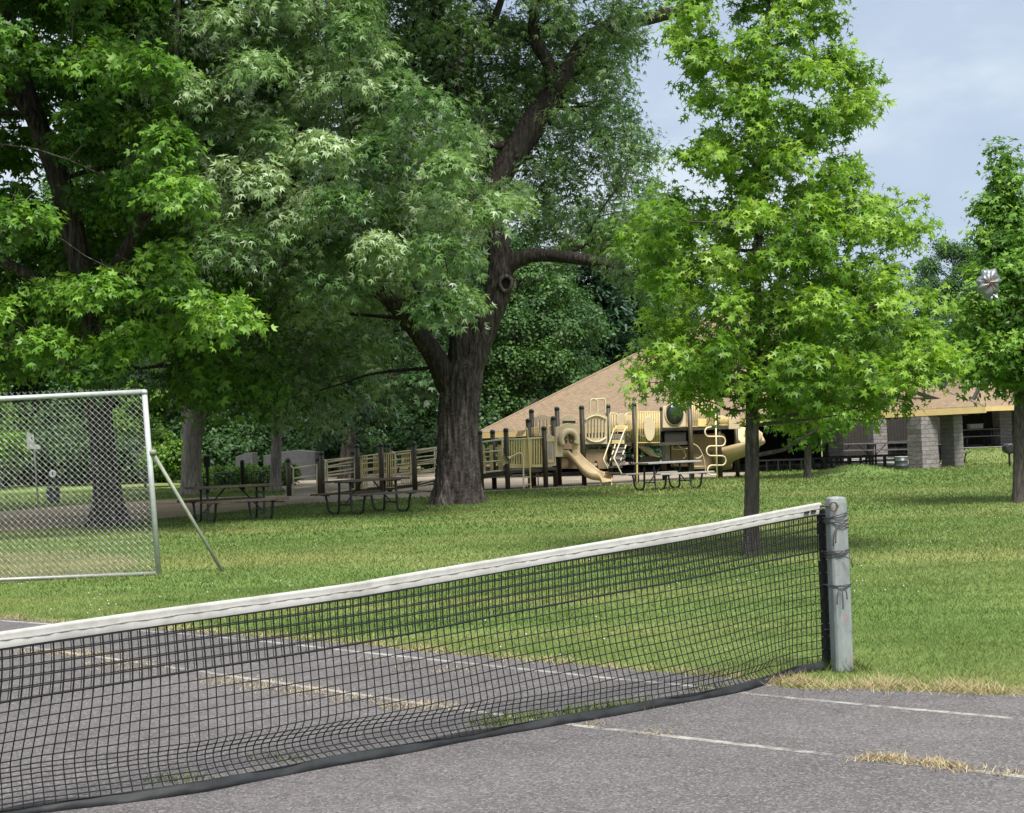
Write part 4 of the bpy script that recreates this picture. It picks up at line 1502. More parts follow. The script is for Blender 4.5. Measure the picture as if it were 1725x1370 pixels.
# ------------------------------------------------------------------ chain link goal
M['galv'] = mat_plain('weathered_white_pipe', (0.33, 0.36, 0.355), (0.44, 0.465, 0.45), 12, 0.5, metal=0.15)
M['wire'] = mat_plain('galvanised_wire', (0.22, 0.23, 0.225), (0.31, 0.32, 0.31), 12, 0.45, metal=0.3)
ga = G(268, 970)
GF = Frame(G(0, 981), ga)
u0, _ = GF.uz(268, 970); ut, zt = GF.uz(243, 660)
goal = empty('soccer_goal', ga)
tag(goal, 'white pipe goal frame filled with chain link mesh on the grass', 'goal')
mb = MB()
p0, p1 = GF.p(u0, 0, -0.05), GF.p(ut, 0, zt)
mb.tube([p0, p1], 0.034, 14)
mb.lathe([(0.001, .03), (.03, .022), (.04, 0), (.04, -.03)][::-1], p1, 12)
mb.build('post', M['galv'], goal, True)
WG_ = 4.9
ub, zb_ = GF.uz(0, 672)
sl_ = (zt - zb_) / (ut - ub)
mb = MB(); mb.tube([p1, GF.p(ut - WG_, 0, zt - sl_ * WG_)], 0.030, 12); mb.build('crossbar', M['galv'], goal, True)
mb = MB(); mb.tube([GF.p(u0, 0, 0.03), GF.p(u0 - WG_, 0, 0.03)], 0.024, 10); mb.build('ground_rail', M['wire'], goal, True)
mb = MB(); mb.tube([GF.p(ut - WG_, 0, zt - sl_ * WG_), GF.p(u0 - WG_, 0, -.05)], 0.034, 12); mb.build('post', M['galv'], goal, True)
mb = MB()
cl = GF.at(257, 762)
mb.tube([cl, G(378, 963) - np.array([0, 0, .04])], 0.022, 10)
mb.lathe([(.045, -.03), (.05, 0), (.045, .03)], cl, 12)
mb.build('brace', mat_plain('mossy_pipe', (0.16, 0.19, 0.13), (0.26, 0.27, 0.22), 10, 0.6), goal, True)
# woven wire: slanted strands both ways, crossed at every knot, twisted tips over the rail
mb = MB()
hmesh = zt + 0.40
pitch = 0.076
def edge_u(z): return u0 + (ut - u0) * z / zt
for sgn in (1, -1):
    for k in range(int(-(hmesh + .1) / pitch) - 2, int((WG_ + hmesh) / pitch) + 2):
        a0 = k * pitch
        pts = []
        zz = np.arange(0.02, hmesh + 0.001, 0.038)
        for i, z in enumerate(zz):
            x = a0 + sgn * z * 1.0 if sgn > 0 else a0 - z + hmesh
            topz = zt - sl_ * x + 0.085
            if 0.0 <= x <= WG_ and z <= topz:
                pts.append(GF.p(edge_u(z) - x, 0.0045 * sgn * (1 if i % 2 else -1) + 0.012 * math.sin(x * 2.3 + z * 1.7), z))
            elif pts:
                break
        if len(pts) > 1: mb.tube(pts, 0.0023, 4, cap=False)
mb.build('chain_link', M['wire'], goal)

# ------------------------------------------------------------------ picnic tables
M['plank'] = mat_plain('weathered_plank', (0.060, 0.047, 0.035), (0.105, 0.084, 0.065), 5, 0.75, 0.4, 0.006, (2, 12, 2))
M['plank_sky_sheen'] = mat_plain('sky_sheen_plank', (0.26, 0.245, 0.23), (0.36, 0.34, 0.32), 5, 0.7, 0.4, 0.006, (2, 12, 2))  # sky reflection on the table put into the plank colour as grey
M['black_pipe'] = mat_plain('black_pipe', (0.010, 0.011, 0.012), (0.022, 0.022, 0.024), 10, 0.45)


def picnic_table(px, py, rz, label, plank, group=None, loc=None):
    b = GH(px, py) if loc is None else loc
    root = empty('picnic_table', b, math.radians(rz))
    tag(root, label, 'picnic table', group)
    Lh = 0.93

    def planks(y0, y1, n, z, th):
        mb = MB(); w = (y1 - y0) / n
        for k in range(n):
            dz = random.uniform(-.003, .003); dx = random.uniform(-.012, .012)
            mb.box(-Lh + dx, Lh + dx, y0 + k * w + .005, y0 + (k + 1) * w - .005, z + dz, z + th + dz)
        return mb
    planks(-.37, .37, 5, .715, .042).build('tabletop', plank, root, world=False, bevel=.004)
    for s in (-1, 1):
        planks(s * .74 - .13, s * .74 + .13, 2, .425, .042).build('bench', plank, root, world=False, bevel=.004)
        for e in (-1, 1):
            x = e * .62
            mb = MB()
            mb.tube(smooth_path([(x, s * .20, .70), (x, s * .22, .35), (x, s * .245, .12), (x, s * .30, .04), (x, s * .42, .022), (x, s * .55, .04), (x, s * .64, .12), (x, s * .68, .28), (x, s * .72, .40)], 26), .027, 8)
            mb.bar((x, s * .60, .415), (x, s * .87, .415), .05, .022)
            mb.build('leg', M['black_pipe'], root, True, world=False)
    for e in (-1, 1):
        mb = MB()
        mb.bar((e * .62, -.36, .702), (e * .62, .36, .702), .05, .026)
        mb.tube([(e * .62, -.235, .22), (e * .62, .235, .22)], .016, 8)
        mb.tube([(e * .62, 0, .23), (e * .16, 0, .705)], .016, 8)
        mb.build('brace', M['black_pipe'], root, world=False)
    return root


picnic_table(393, 878, 30, 'brown picnic table beside the goal, first of the shaded tables by the path', M['plank'])
picnic_table(621, 865, 42, 'brown picnic table set askew in front of the ramp, beside the thick trunk', M['plank'])
picnic_table(1125, 825, 34, 'picnic table with sky sheen tinted grey into its top, on the lawn in front of the playground panels', M['plank_sky_sheen'])
# ------------------------------------------------------------------ playground
M['tan'] = mat_plain('tan_plastic', (0.52, 0.385, 0.205), (0.60, 0.45, 0.25), 3, 0.45)
M['beige'] = mat_plain('beige_plastic', (0.56, 0.45, 0.29), (0.63, 0.51, 0.335), 3, 0.45)
M['yellow'] = mat_plain('cream_yellow_pipe', (0.64, 0.50, 0.205), (0.72, 0.57, 0.255), 5, 0.45)
M['cream'] = mat_plain('cream_pipe', (0.72, 0.62, 0.38), (0.78, 0.69, 0.45), 5, 0.42)
M['brown_post'] = mat_plain('brown_post', (0.044, 0.034, 0.018), (0.064, 0.050, 0.028), 5, 0.5)
M['green_cap'] = mat_plain('dark_green_cap', (0.014, 0.030, 0.022), (0.025, 0.045, 0.034), 5, 0.35)
M['deck'] = mat_plain('brown_deck', (0.045, 0.036, 0.027), (0.07, 0.056, 0.042), 8, 0.6)
M['woodpanel'] = mat_plain('wood_grain_panel', (0.30, 0.205, 0.118), (0.37, 0.262, 0.16), 4, 0.6, 0.1, 0.004, (6, 6, .5))
M['rampgrey'] = mat_plain('ramp_deck', (0.30, 0.285, 0.265), (0.38, 0.36, 0.34), 10, 0.7)
M['slot'] = mat_plain('dark_slot', (0.02, 0.017, 0.013), None, 6, 0.7)

PF = Frame(G(850, 825.5), G(1212, 807))      # tower front
RF = Frame(G(485, 836.5), G(850, 825.5))     # ramp front
pg = empty('play_structure', G(979, 816))
tag(pg, 'tan and cream playground structure with brown posts, slide and a long railed ramp', 'playground')


def post(fr, px, ytop, w=0.0, r=0.076, cap=None, zbase=-0.1):
    u, z = fr.uz(px, ytop, w)
    mb = MB()
    mb.tube([fr.p(u, w, zbase), fr.p(u, w, z - 0.02)], r, 14)
    o = mb.build('post', M['brown_post'], pg, True)
    mb = MB()
    mb.lathe([(r + .006, -.10), (r + .006, -.03), (r * .8, .0), (r * .35, .018)], fr.p(u, w, z), 14)
    mb.build('cap', M['green_cap'], o, True)
    return u, z


for px, yt, w in ((808, 726, 0), (829.5, 725, 1.1), (852, 722, 0), (889.5, 706, 1.3), (895, 690, 1.75), (916, 719, 0), (932, 702, .35), (938, 686, 1.5), (979.5, 684, 0), (1024, 682, 1.5), (1068, 679, 0), (1115, 686, 1.3), (1161, 676, 0), (1209, 688, .25)):
    post(RF if px < 850 else PF, px, yt, w)
for px, yt, w in ((485, 773, 0), (541, 761, 0), (535.5, 771, 1.2), (594, 760, 1.25), (600.5, 749, 0), (641, 747, 0), (654, 748, 1.25), (696.5, 745, 0), (765, 738, 0)):
    post(RF, px, yt, w, .08)


def deck(fr, px0, px1, ytop, w0, w1, th=.09, mat='deck', name='deck'):
    u0, z0 = fr.uz(px0, ytop); u1, _ = fr.uz(px1, ytop)
    mb = MB(); fr.slab(mb, u0, u1, w0, w1, z0 - th, z0)
    mb.build(name, M[mat], pg)
    return u0, u1, z0


deck(PF, 850, 918, 793, .03, 1.4)
deck(PF, 918, 938, 788, .03, 1.4)
deck(PF, 934, 1070, 751, .10, 1.9, .10)
deck(PF, 1066, 1164, 747.5, .10, 1.5, .10)
deck(PF, 1112, 1250, 721, .12, 1.9, .11)


def tubes(name, fr, paths, w=0.0, r=0.019, mat='cream', sides=7, n=0):
    mb = MB()
    for pts in paths:
        q_ = np.array([fr.at(p[0], p[1], w if len(p) < 3 else p[2]) for p in pts])
        if n and len(pts) > 2: q_ = smooth_path(q_, n)
        mb.tube(q_, r, sides)
    return mb.build(name, M[mat], pg, True)


# --- ramp
ua, za = RF.uz(545, 834); ub_, zb2 = RF.uz(850, 796)
mb = MB()
mb.hexa([RF.p(ua, .06, za - .10), RF.p(ub_, .06, zb2 - .12), RF.p(ub_, 1.2, zb2 - .12), RF.p(ua, 1.2, za - .10), RF.p(ua, .06, max(za, .02)), RF.p(ub_, .06, zb2), RF.p(ub_, 1.2, zb2), RF.p(ua, 1.2, max(za, .02))])
mb.build('ramp', M['rampgrey'], pg)
mb = MB(); mb.bar(RF.p(ua, .03, za - .02), RF.p(ub_, .03, zb2 - .02), .05, .14); mb.build('ramp_edge', M['deck'], pg)


def rail_section(xl, xr, ys, yb, w=0.0, curl=True, r=.023):
    "horizontal ramp rails with an upright at each end; ys = [(y left, y right), ...] top to bottom"
    paths = []
    (yl, yr) = ys[0]
    paths.append([(xl - 5 if curl else xl, yl - 5), (xl, yl), (xl, yb[0])] if curl else [(xl, yl), (xl, yb[0])])
    paths.append([(xr, yr), (xr, yb[1])])
    for a, b in ys:
        paths.append([(xl, a), (xr, b)])
    tubes('ramp_rail', RF, paths, w, r)


rail_section(494, 534, [(789, 783), (806, 801), (823, 819)], (835, 832))
rail_section(551, 598, [(779, 771), (786, 777), (796.5, 789.5), (802, 795), (814, 807), (831, 824)], (833, 826))
rail_section(666, 694, [(766, 762.5), (783.5, 780), (800, 796.5), (818, 815)], (820, 817))
rail_section(700, 735, [(761, 754), (764, 758), (777, 773), (781, 776), (795, 789), (798, 793), (816, 807), (820, 812)], (821, 813), curl=False)
rail_section(737, 763, [(757, 751), (774, 769), (790, 786), (808, 803)], (810, 806), curl=False)
rail_section(768, 846, [(751, 740), (768, 758.5), (784, 775.5), (800, 793)], (804, 794), curl=False)
rail_section(610, 640, [(774, 771), (791, 788), (806, 802), (822, 819)], (823, 820), curl=False)
for a, b, s in ((545, 600, 5), (600, 655, 5), (655, 735, 4), (735, 850, 5)):
    yl = 776 - (a - 545) * .115; yr = 776 - (b - 545) * .115
    paths = [[(a, yl + k * 13 - k * .3, 1.2), (b, yr + k * 13 - k * .3, 1.2)] for k in range(4)]
    paths += [[(a + 3, yl, 1.2), (a + 3, yl + 42, 1.2)], [(b - 3, yr, 1.2), (b - 3, yr + 42, 1.2)]]
    tubes('ramp_rail', RF, paths)


def bar_panel(fr, xl, xr, yt, yb, n, w=0.0, mat='yellow', r=.017, slope=0.0, name='bar_panel'):
    paths = [[(xl, yt), (xr, yt - slope)], [(xl, yb), (xr, yb - slope)]]
    for k in range(n):
        x = xl + (xr - xl) * k / (n - 1); dy = -slope * k / (n - 1)
        paths.append([(x, yt + dy), (x, yb + dy)])
    return tubes(name, fr, paths, w, r, mat)


bar_panel(RF, 604, 618, 769, 824, 5, .0, slope=1)
bar_panel(RF, 630, 640, 767, 823, 4, .4, slope=1)
bar_panel(RF, 647, 665, 765, 822, 6, .0, slope=1)
bar_panel(RF, 677, 691, 765, 818, 5, .3, slope=1)
for x0, x1 in ((813, 818), (824, 831), (838, 845)):
    u0_, z0_ = RF.uz(x0, 750, .9); u1_, z1_ = RF.uz(x1, 795, .9)
    mb = MB(); RF.slab(mb, u0_, u1_, .9, .94, z1_, z0_); mb.build('ramp_panel', M['yellow'], pg)


def prism_px(name, fr, pts, w, th, mat, parent=None, bevel=.012):
    mb = MB()
    fr.prism(mb, [fr.uz(x, y, w) for x, y in pts], w, w + th)
    return mb.build(name, M[mat], parent or pg, bevel=bevel)


def rect_px(fr, x0, x1, y0, y1):
    return [(x0, y1), (x1, y1), (x1, y0), (x0, y0)]


def slotted(name, fr, x0, x1, y0, y1, slots, w, th, mat, arch=0, margin=3.5, mid=None):
    "moulded panel with upright openings; arch = rise of the crown in photo pixels"
    xs_ = [x0]
    sw = (x1 - x0 - 2 * margin) / (2 * slots - 1)
    root = None
    def add(pts):
        fr.prism(mb, [fr.uz(x, y, w) for x, y in pts], w, w + th)
    mb = MB()
    n = 10
    top = [(x0 + (x1 - x0) * i / n, y0 - arch * math.sin(math.pi * i / n) ** 1.3) for i in range(n + 1)]
    it = y0 + margin; ib = y1 - margin * 2.2
    # crown piece above the slots
    add([(x0, it), (x1, it)] + top[::-1])
    add([(x0, y1), (x1, y1), (x1, ib), (x0, ib)])
    add([(x0, ib), (x0 + margin, ib), (x0 + margin, it), (x0, it)])
    add([(x1 - margin, ib), (x1, ib), (x1, it), (x1 - margin, it)])
    for k in range(slots - 1):
        a = x0 + margin + sw * (2 * k + 1)
        add([(a, ib), (a + sw, ib), (a + sw, it), (a, it)])
    return mb.build(name, M[mat], pg)


# --- low deck with yellow barrier, talk horn and rung ladder
slotted('barrier', PF, 856, 881, 739, 789, 5, .02, .04, 'yellow', 0, 3)
prism_px('barrier_plate', PF, rect_px(PF, 881, 895, 738, 789), .0, .05, 'yellow')
slotted('barrier', PF, 895, 914, 738, 787, 4, .02, .04, 'yellow', 0, 2)
tubes('top_rail', PF, [[(852, 741), (893, 739), (915, 737.5)]], .0, .024, 'cream')
tubes('ladder', PF, [[(882.5, 827, -.25), (881.5, 792, -.12), (880, 768, -.06), (876, 763.5, -.06), (871, 764.5, -.06), (864, 768, -.06), (858, 770, -.06)]], 0, .026, 'cream', 8, 30)
tubes('ladder', PF, [[(894, 827, -.25), (892.5, 790, -.12), (889, 735, -.04), (888, 724, 0), (886, 721, .1)]], 0, .026, 'yellow', 8, 24)
tubes('rung', PF, [[(882.5, 804, -.16), (893, 804, -.16)], [(882.5, 816, -.2), (893.5, 816, -.2)]], 0, .018, 'cream')
tubes('rung', PF, [[(898, 803, .9), (914, 803, .9)], [(906, 795, .9), (907, 820, .9)]], 0, .02, 'cream')
mb = MB()
hc = PF.at(860, 770, -.06); he = PF.at(852, 775, -.28)
dv = unit(he - hc)
tt = np.linspace(0, 1, 8)
mb.tube([hc + (he - hc) * t for t in tt], [0.026 + 0.10 * t ** 1.6 for t in tt], 16, cap=False)
mb.tube([hc + (he - hc) * t for t in tt[::-1]], [(0.026 + 0.10 * t ** 1.6) * .9 for t in tt[::-1]], 16, cap=False)
mb.build('talk_horn', M['cream'], pg, True)
prism_px('horn_scoop', PF, [(874, 735), (880, 734), (886, 726), (884, 724), (878, 726)], .9, .25, 'tan')
# back panels seen over the low deck
slotted('arch_panel', PF, 897, 930, 705, 735, 5, 1.8, .05, 'beige', 6, 3)
bar_panel(PF, 896, 907, 721, 740, 4, 1.3, 'yellow')
tubes('grab_loop', PF, [[(922, 735), (922, 722), (926, 718), (931, 718)]], 1.0, .024, 'yellow', 8, 16)
# kiosk
prism_px('kiosk_panel', PF, [(920, 787), (937, 784.5), (934.5, 736), (930, 734), (925, 729.5), (921, 734), (918, 738)], .03, .07, 'beige')
prism_px('kiosk_window', PF, rect_px(PF, 924.5, 931, 747, 773), .015, .02, 'rampgrey')
mb = MB()
for (a, b) in (((922, 744), (933.5, 743)), ((933.5, 743), (935, 778)), ((935, 778), (923, 780)), ((923, 780), (922, 744))):
    mb.bar(PF.at(*a, .01), PF.at(*b, .01), .03, .03)
mb.build('kiosk_frame', M['tan'], pg)
# --- slide tower
pts = [(935, 770), (950, 770), (950, 756), (964, 756), (964, 768), (978, 767), (976, 716), (970, 716.5), (964, 714), (957, 713), (950, 714.5), (944, 718), (936, 720)]
prism_px('slide_panel', PF, pts, .02, .06, 'beige')
mb = MB()
hc = np.array(PF.uz(957, 741))
ring = []
for a in np.linspace(math.radians(-32), math.radians(212), 30):
    ring.append(PF.p(hc[0] + .265 * math.cos(a), -.06, hc[1] + .265 * math.sin(a)))
mb.tube(ring, .095, 14)
mb.build('slide_hood', M['beige'], pg, True)
prism_px('play_opening', PF, [(949, 757), (966, 757), (966, 738), (962, 731), (957, 729), (952, 731), (949, 738)], .0, .012, 'woodpanel')
mb = MB()
for path in ([(955, 737.5), (951.5, 737), (951, 740), (954, 742), (954.5, 745), (951, 746)], [(959, 731), (959.5, 742), (962.5, 746), (964, 744)], [(962, 735), (962, 741)]):
    mb.tube(smooth_path([PF.at(x, y, -.012) for x, y in path], 16), .016, 6)
mb.build('letter', M['slot'], pg, True)
prism_px('arch_panel', PF, [(942, 714), (975, 714), (975, 703), (970, 703), (965, 699), (959, 698), (952, 700), (947, 704), (942, 705)], 1.5, .05, 'beige')
prism_px('steering_slot', PF, rect_px(PF, 948, 970, 709, 712), 1.47, .03, 'slot')
# slide
mb = MB()
L0 = [(948, 760.5), (953, 759.5), (958, 760.5), (966, 769.5), (974, 779), (981, 787), (987, 792.5), (993, 796), (1000, 797.8), (1006, 798.5), (1010.5, 802), (1013.5, 808)]
R0 = [(966, 758.5), (971, 758.5), (976, 761), (984, 770), (992, 777.5), (1000, 783.5), (1007, 789.5), (1013, 793.5), (1019, 795.5), (1026, 796), (1030.5, 799.5), (1032.5, 806)]
n = len(L0)
wl = np.linspace(0.02, -1.15, n); wr = np.linspace(0.02, -.85, n)
vs = []
for i in range(n):
    a = PF.at(*L0[i], wl[i]); b = PF.at(*R0[i], wr[i])
    d = unit(b - a); hgt = np.array([0, 0, .20 if i < n - 2 else .15 - .05 * (i - n + 2)])
    th = .045
    sec = [a - hgt - d * .01, a + d * 0, a + d * th, a - hgt * .8 + d * (th + .015), b - hgt * .8 - d * (th + .015), b - d * th, b, b - hgt + d * .01]
    sec = [sec[0], a - [0, 0, .02], a + d * th * .5 + [0, 0, .012], a + d * th - [0, 0, .02], a - hgt * .8 + d * (th + .03), b - hgt * .8 - d * (th + .03), b - d * th - [0, 0, .02], b - d * th * .5 + [0, 0, .012], b - [0, 0, .02], sec[7]]
    vs += sec
vs = np.array(vs)
m_ = 10
# densify along the run
col_ = [smooth_path(vs[k::m_], 44) for k in range(m_)]
vs = np.stack(col_, 1).reshape(-1, 3)
fs = []
for i in range(43):
    for k in range(m_):
        k2 = (k + 1) % m_
        fs.append((i * m_ + k, i * m_ + k2, (i + 1) * m_ + k2, (i + 1) * m_ + k))
fs.append(tuple(range(m_ - 1, -1, -1))); fs.append(tuple(43 * m_ + k for k in range(m_)))
mb.add(vs, fs)
sl = mb.build('slide', M['tan'], pg, True)
for x, w in ((1011.5, -1.05), (1030, -.85)):
    u, z = PF.uz(x, 809, w)
    mb = MB(); mb.tube([PF.p(u, w, -.05), PF.p(u, w, z)], .022, 8)
    mb.build('slide_leg', M['cream'], sl)
# tower with bow panel
slotted('bow_panel', PF, 984, 1023, 702, 748, 6, .02, .06, 'beige', 8, 4.5)
mb = MB()
mb.tube(smooth_path([PF.at(x, y, -.02) for x, y in ((988, 738), (994, 742.5), (1003, 744.5), (1012, 743), (1021, 737))], 16), .03, 8)
mb.tube(smooth_path([PF.at(x, y, -.02) for x, y in ((986, 708), (992, 703.5), (1003, 700), (1013, 702), (1021, 706))], 16), .025, 8)
mb.build('bow_trim', M['cream'], pg, True)
tubes('hand_loop', PF, [[(994, 698, .1), (994, 678, .1), (997, 673, .1), (1003, 673, .1), (1006, 678, .1), (1007, 697, .1)], [(997, 674, .1), (1008, 672, .5), (1016, 672, .5), (1019.5, 676, .5), (1020, 698, .5)]], 0, .024, 'cream', 8, 30)
prism_px('lower_panel', PF, [(987, 794), (1000, 794), (1001, 780), (1003.5, 776), (1006, 778), (1008, 790), (1023, 790), (1023, 756), (987, 757)], .25, .05, 'woodpanel')
prism_px('lower_panel', PF, rect_px(PF, 946, 976, 772, 790), .25, .05, 'woodpanel')
# --- climber ladder and yellow landing
bar_panel(PF, 1027, 1040, 697, 747, 4, .6, 'yellow')
bar_panel(PF, 1053, 1066, 697, 747, 5, .5, 'yellow')
tubes('grab_loop', PF, [[(1027, 747), (1028, 700), (1031, 697), (1037, 697), (1040, 702), (1040, 716)], [(1054, 716), (1054, 702), (1057, 697), (1064, 696.5)]], .3, .022, 'cream', 8, 26)
prism_px('arch_panel', PF, [(1041, 728), (1054, 728), (1054, 700), (1051, 697), (1047, 696), (1043, 698), (1041, 701)], 1.6, .05, 'beige')
prism_px('landing_panel', PF, rect_px(PF, 1036, 1058, 717, 724), -.05, .05, 'yellow')
prism_px('landing_panel', PF, rect_px(PF, 1031, 1052, 742, 748), .05, .05, 'yellow')
LD = [[(1038, 719.5, -.05), (1034, 724, -.1), (1016.5, 774, -.75), (1024, 789, -.9)], [(1056, 720, -.05), (1052, 725, -.1), (1034, 772, -.75), (1049, 802, -1.0)],
      [(1036.5, 749, -.08), (1024, 788, -.5)], [(1054.5, 750, -.08), (1042, 785, -.5)]]
tubes('climber_rail', PF, LD, 0, .022, 'cream', 8)
mb = MB()
for k in range(5):
    y = 757 + k * 10; w = -.1 - k * .18; x = 1036 - k * 1.5
    mb.bar(PF.at(x - 8, y, w), PF.at(x + 14, y, w), .22, .05)
mb.build('tread', M['deck'], pg)
# --- bar panel with oval plate
bar_panel(PF, 1073, 1111, 694, 746, 14, .02, 'yellow', .016)
mb = MB()
oc = np.array(PF.uz(1093, 722)); 
PF.prism(mb, [(oc[0] + .20 * math.cos(a), oc[1] + .40 * math.sin(a)) for a in np.linspace(0, 2 * math.pi, 26, endpoint=False)], -.05, .0)
mb.build('oval_plate', M['beige'], pg, bevel=.015)
tubes('handrail', PF, [[(1073, 818, -.08), (1073, 690, -.05), (1072, 682, -.03), (1069, 680, 0)]], 0, .024, 'yellow', 8, 20)
prism_px('crawl_panel', PF, [(1077, 780), (1112, 780), (1112, 772), (1102, 769), (1090, 769), (1079, 771)], .5, .06, 'deck')
mb = MB()
mb.bar(PF.at(1078, 750, .6), PF.at(1101, 768, .6), .35, .05); mb.build('crawl_slide', M['tan'], pg)
tubes('crawl_rail', PF, [[(1083, 750, .4), (1100, 767.5, .4), (1112, 770, .4)]], 0, .022, 'beige')
# --- bubble window tower
prism_px('window_panel', PF, rect_px(PF, 1117, 1157, 684, 722), .12, .05, 'beige')
bc = np.array(PF.uz(1136, 697, .1))
mb = MB()
mb.tube([PF.p(bc[0] + .33 * math.cos(a), .10, bc[1] + .36 * math.sin(a)) for a in np.linspace(0, 2 * math.pi, 30, endpoint=False)], .03, 8, True)
wf = mb.build('window_ring', M['beige'], pg, True)
mb = MB(); vs = []; fs = []
for i in range(7):
    e = i / 6 * math.pi / 2
    for k in range(26):
        a = k * 2 * math.pi / 26
        vs.append(PF.p(bc[0] + .33 * math.cos(e) * math.cos(a), .11 - .2 * math.sin(e), bc[1] + .36 * math.cos(e) * math.sin(a)))
for i in range(6):
    for k in range(26):
        fs.append((i * 26 + k, i * 26 + (k + 1) % 26, (i + 1) * 26 + (k + 1) % 26, (i + 1) * 26 + k))
mb.add(vs, fs)
mb.build('bubble', mat_plain('smoked_plastic', (0.03, 0.035, 0.033), None, 4, .12, spec=.6), wf, True)
prism_px('black_panel', PF, rect_px(PF, 1120, 1156, 728, 746), .15, .05, 'slot')
tubes('window_sill', PF, [[(1117, 722), (1157, 720)]], .05, .03, 'deck')
# --- far right deck, wall panel and climbers
bar_panel(PF, 1166, 1206, 676, 719, 13, .14, 'yellow', .016)
prism_px('gate_plate', PF, rect_px(PF, 1176, 1190, 706, 719), .10, .05, 'yellow')
bar_panel(PF, 1211, 1226, 701, 716, 8, .14, 'yellow', .015)
prism_px('tube_collar', PF, rect_px(PF, 1228, 1246, 703, 723), .10, .08, 'beige')
prism_px('wall_panel', PF, [(1166, 791), (1222, 789), (1223, 737), (1220, 731), (1214, 729.5), (1166, 732)], .8, .06, 'woodpanel')
prism_px('wall_panel', PF, rect_px(PF, 1131, 1160, 752, 786), 1.1, .06, 'woodpanel')
prism_px('wall_column', PF, rect_px(PF, 1120, 1129, 750, 780), 1.0, .2, 'rampgrey')
tubes('arch_climber', PF, [[(1168, 748), (1176, 753), (1183, 765), (1187, 780), (1189, 800)], [(1172, 772), (1177, 772), (1183, 767)], [(1168, 786), (1188, 786)], [(1133, 750), (1133, 756), (1140, 757), (1158, 756)], [(1142, 750), (1150, 757), (1155, 768), (1151, 773)]], .4, .02, 'beige', 7, 16)
levels = [720, 735.5, 751.5, 768, 784, 800.5]
xl, xr = (1194, 1196, 1197, 1198, 1199), (1214, 1215, 1216, 1216, 1217)
pts = [(1206, 719.5)]
for k in range(5):
    y0_, y1_ = levels[k], levels[k + 1]
    if k % 2 == 0:
        x = xl[k]; s_ = -1
    else:
        x = xr[k]; s_ = 1
    rad_ = (y1_ - y0_) / 2
    for a in np.linspace(-math.pi / 2, math.pi / 2, 9):
        pts.append((x + s_ * rad_ * .85 * math.cos(a), (y0_ + y1_) / 2 + rad_ * math.sin(a)))
pts.append((1208, 800.5))
tubes('serpentine_climber', PF, [pts], -.12, .024, 'cream', 8)
tubes('climber_pole', PF, [[(1208, 807), (1205, 690)]], -.12, .028, 'cream', 8)
# spiral slide
mb = MB()
cu, _ = PF.uz(1247, 800, .4)
z1 = PF.uz(1247, 735, .4)[1]; z0 = .40
n = 40; vs = []
sec = [(.20, .02), (.26, -.03), (.60, -.06), (.80, .06), (.94, .34), (1.0, .36), (.98, .22), (.86, -.06), (.62, -.16), (.24, -.12)]
for i in range(n):
    t = i / (n - 1)
    a = math.radians(60 - 290 * t)
    z = z1 + (z0 - z1) * t
    for r_, h_ in sec:
        vs.append(PF.p(cu + r_ * .86 * math.cos(a), .55 + r_ * .86 * math.sin(a), z + h_))
k_ = len(sec); fs = []
for i in range(n - 1):
    for k in range(k_):
        k2 = (k + 1) % k_
        fs.append((i * k_ + k, i * k_ + k2, (i + 1) * k_ + k2, (i + 1) * k_ + k))
fs.append(tuple(range(k_))); fs.append(tuple((n - 1) * k_ + k for k in range(k_))[::-1])
mb.add(vs, fs)
ss = mb.build('spiral_slide', M['tan'], pg, True)
mb = MB()
mb.tube([PF.p(cu, .55, -.1), PF.p(cu, .55, z1 + .5)], .07, 12)
for du, dw in ((.45, -.1), (-.5, .2)):
    mb.tube([PF.p(cu + du, .55 + dw, -.1), PF.p(cu + du, .55 + dw, z0 + .02)], .05, 8)
mb.build('slide_support', M['brown_post'], ss, True)
tubes('tube_end', PF, [[(1262, 724, .9), (1270, 730, .7), (1276, 740, .5), (1280, 748, .4)]], 0, .20, 'beige', 14, 14)

# ------------------------------------------------------------------ picnic pavilion
M['fascia'] = mat_plain('ochre_fascia', (0.50, 0.365, 0.155), (0.58, 0.435, 0.195), 3, 0.6)
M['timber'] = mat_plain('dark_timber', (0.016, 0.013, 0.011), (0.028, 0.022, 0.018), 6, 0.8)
M['slab'] = mat_gravel('concrete_floor', (0.29, 0.28, 0.265), (0.36, 0.35, 0.33), False)
pav = empty('picnic_pavilion', G(1553, 791))
tag(pav, 'large open picnic pavilion with brown shingled hip roof, ochre fascia and stone pillars', 'pavilion')
FR = P(1660, 687, 52.8); FL = P(803, 732, 62.0)
zr, zl = FR[2], FL[2]
fd = unit((FL - FR) * [1, 1, 0]); bd = np.array([-fd[1], fd[0], 0.0])
if bd[1] < 0: bd = -bd
DEP = 18.0
c = [FR, FL, FL + bd * DEP, FR + np.array([-.6, 17.0, 0])]
apx = (c[0] + c[1] + c[2] + c[3]) / 4
apx[2] = 0
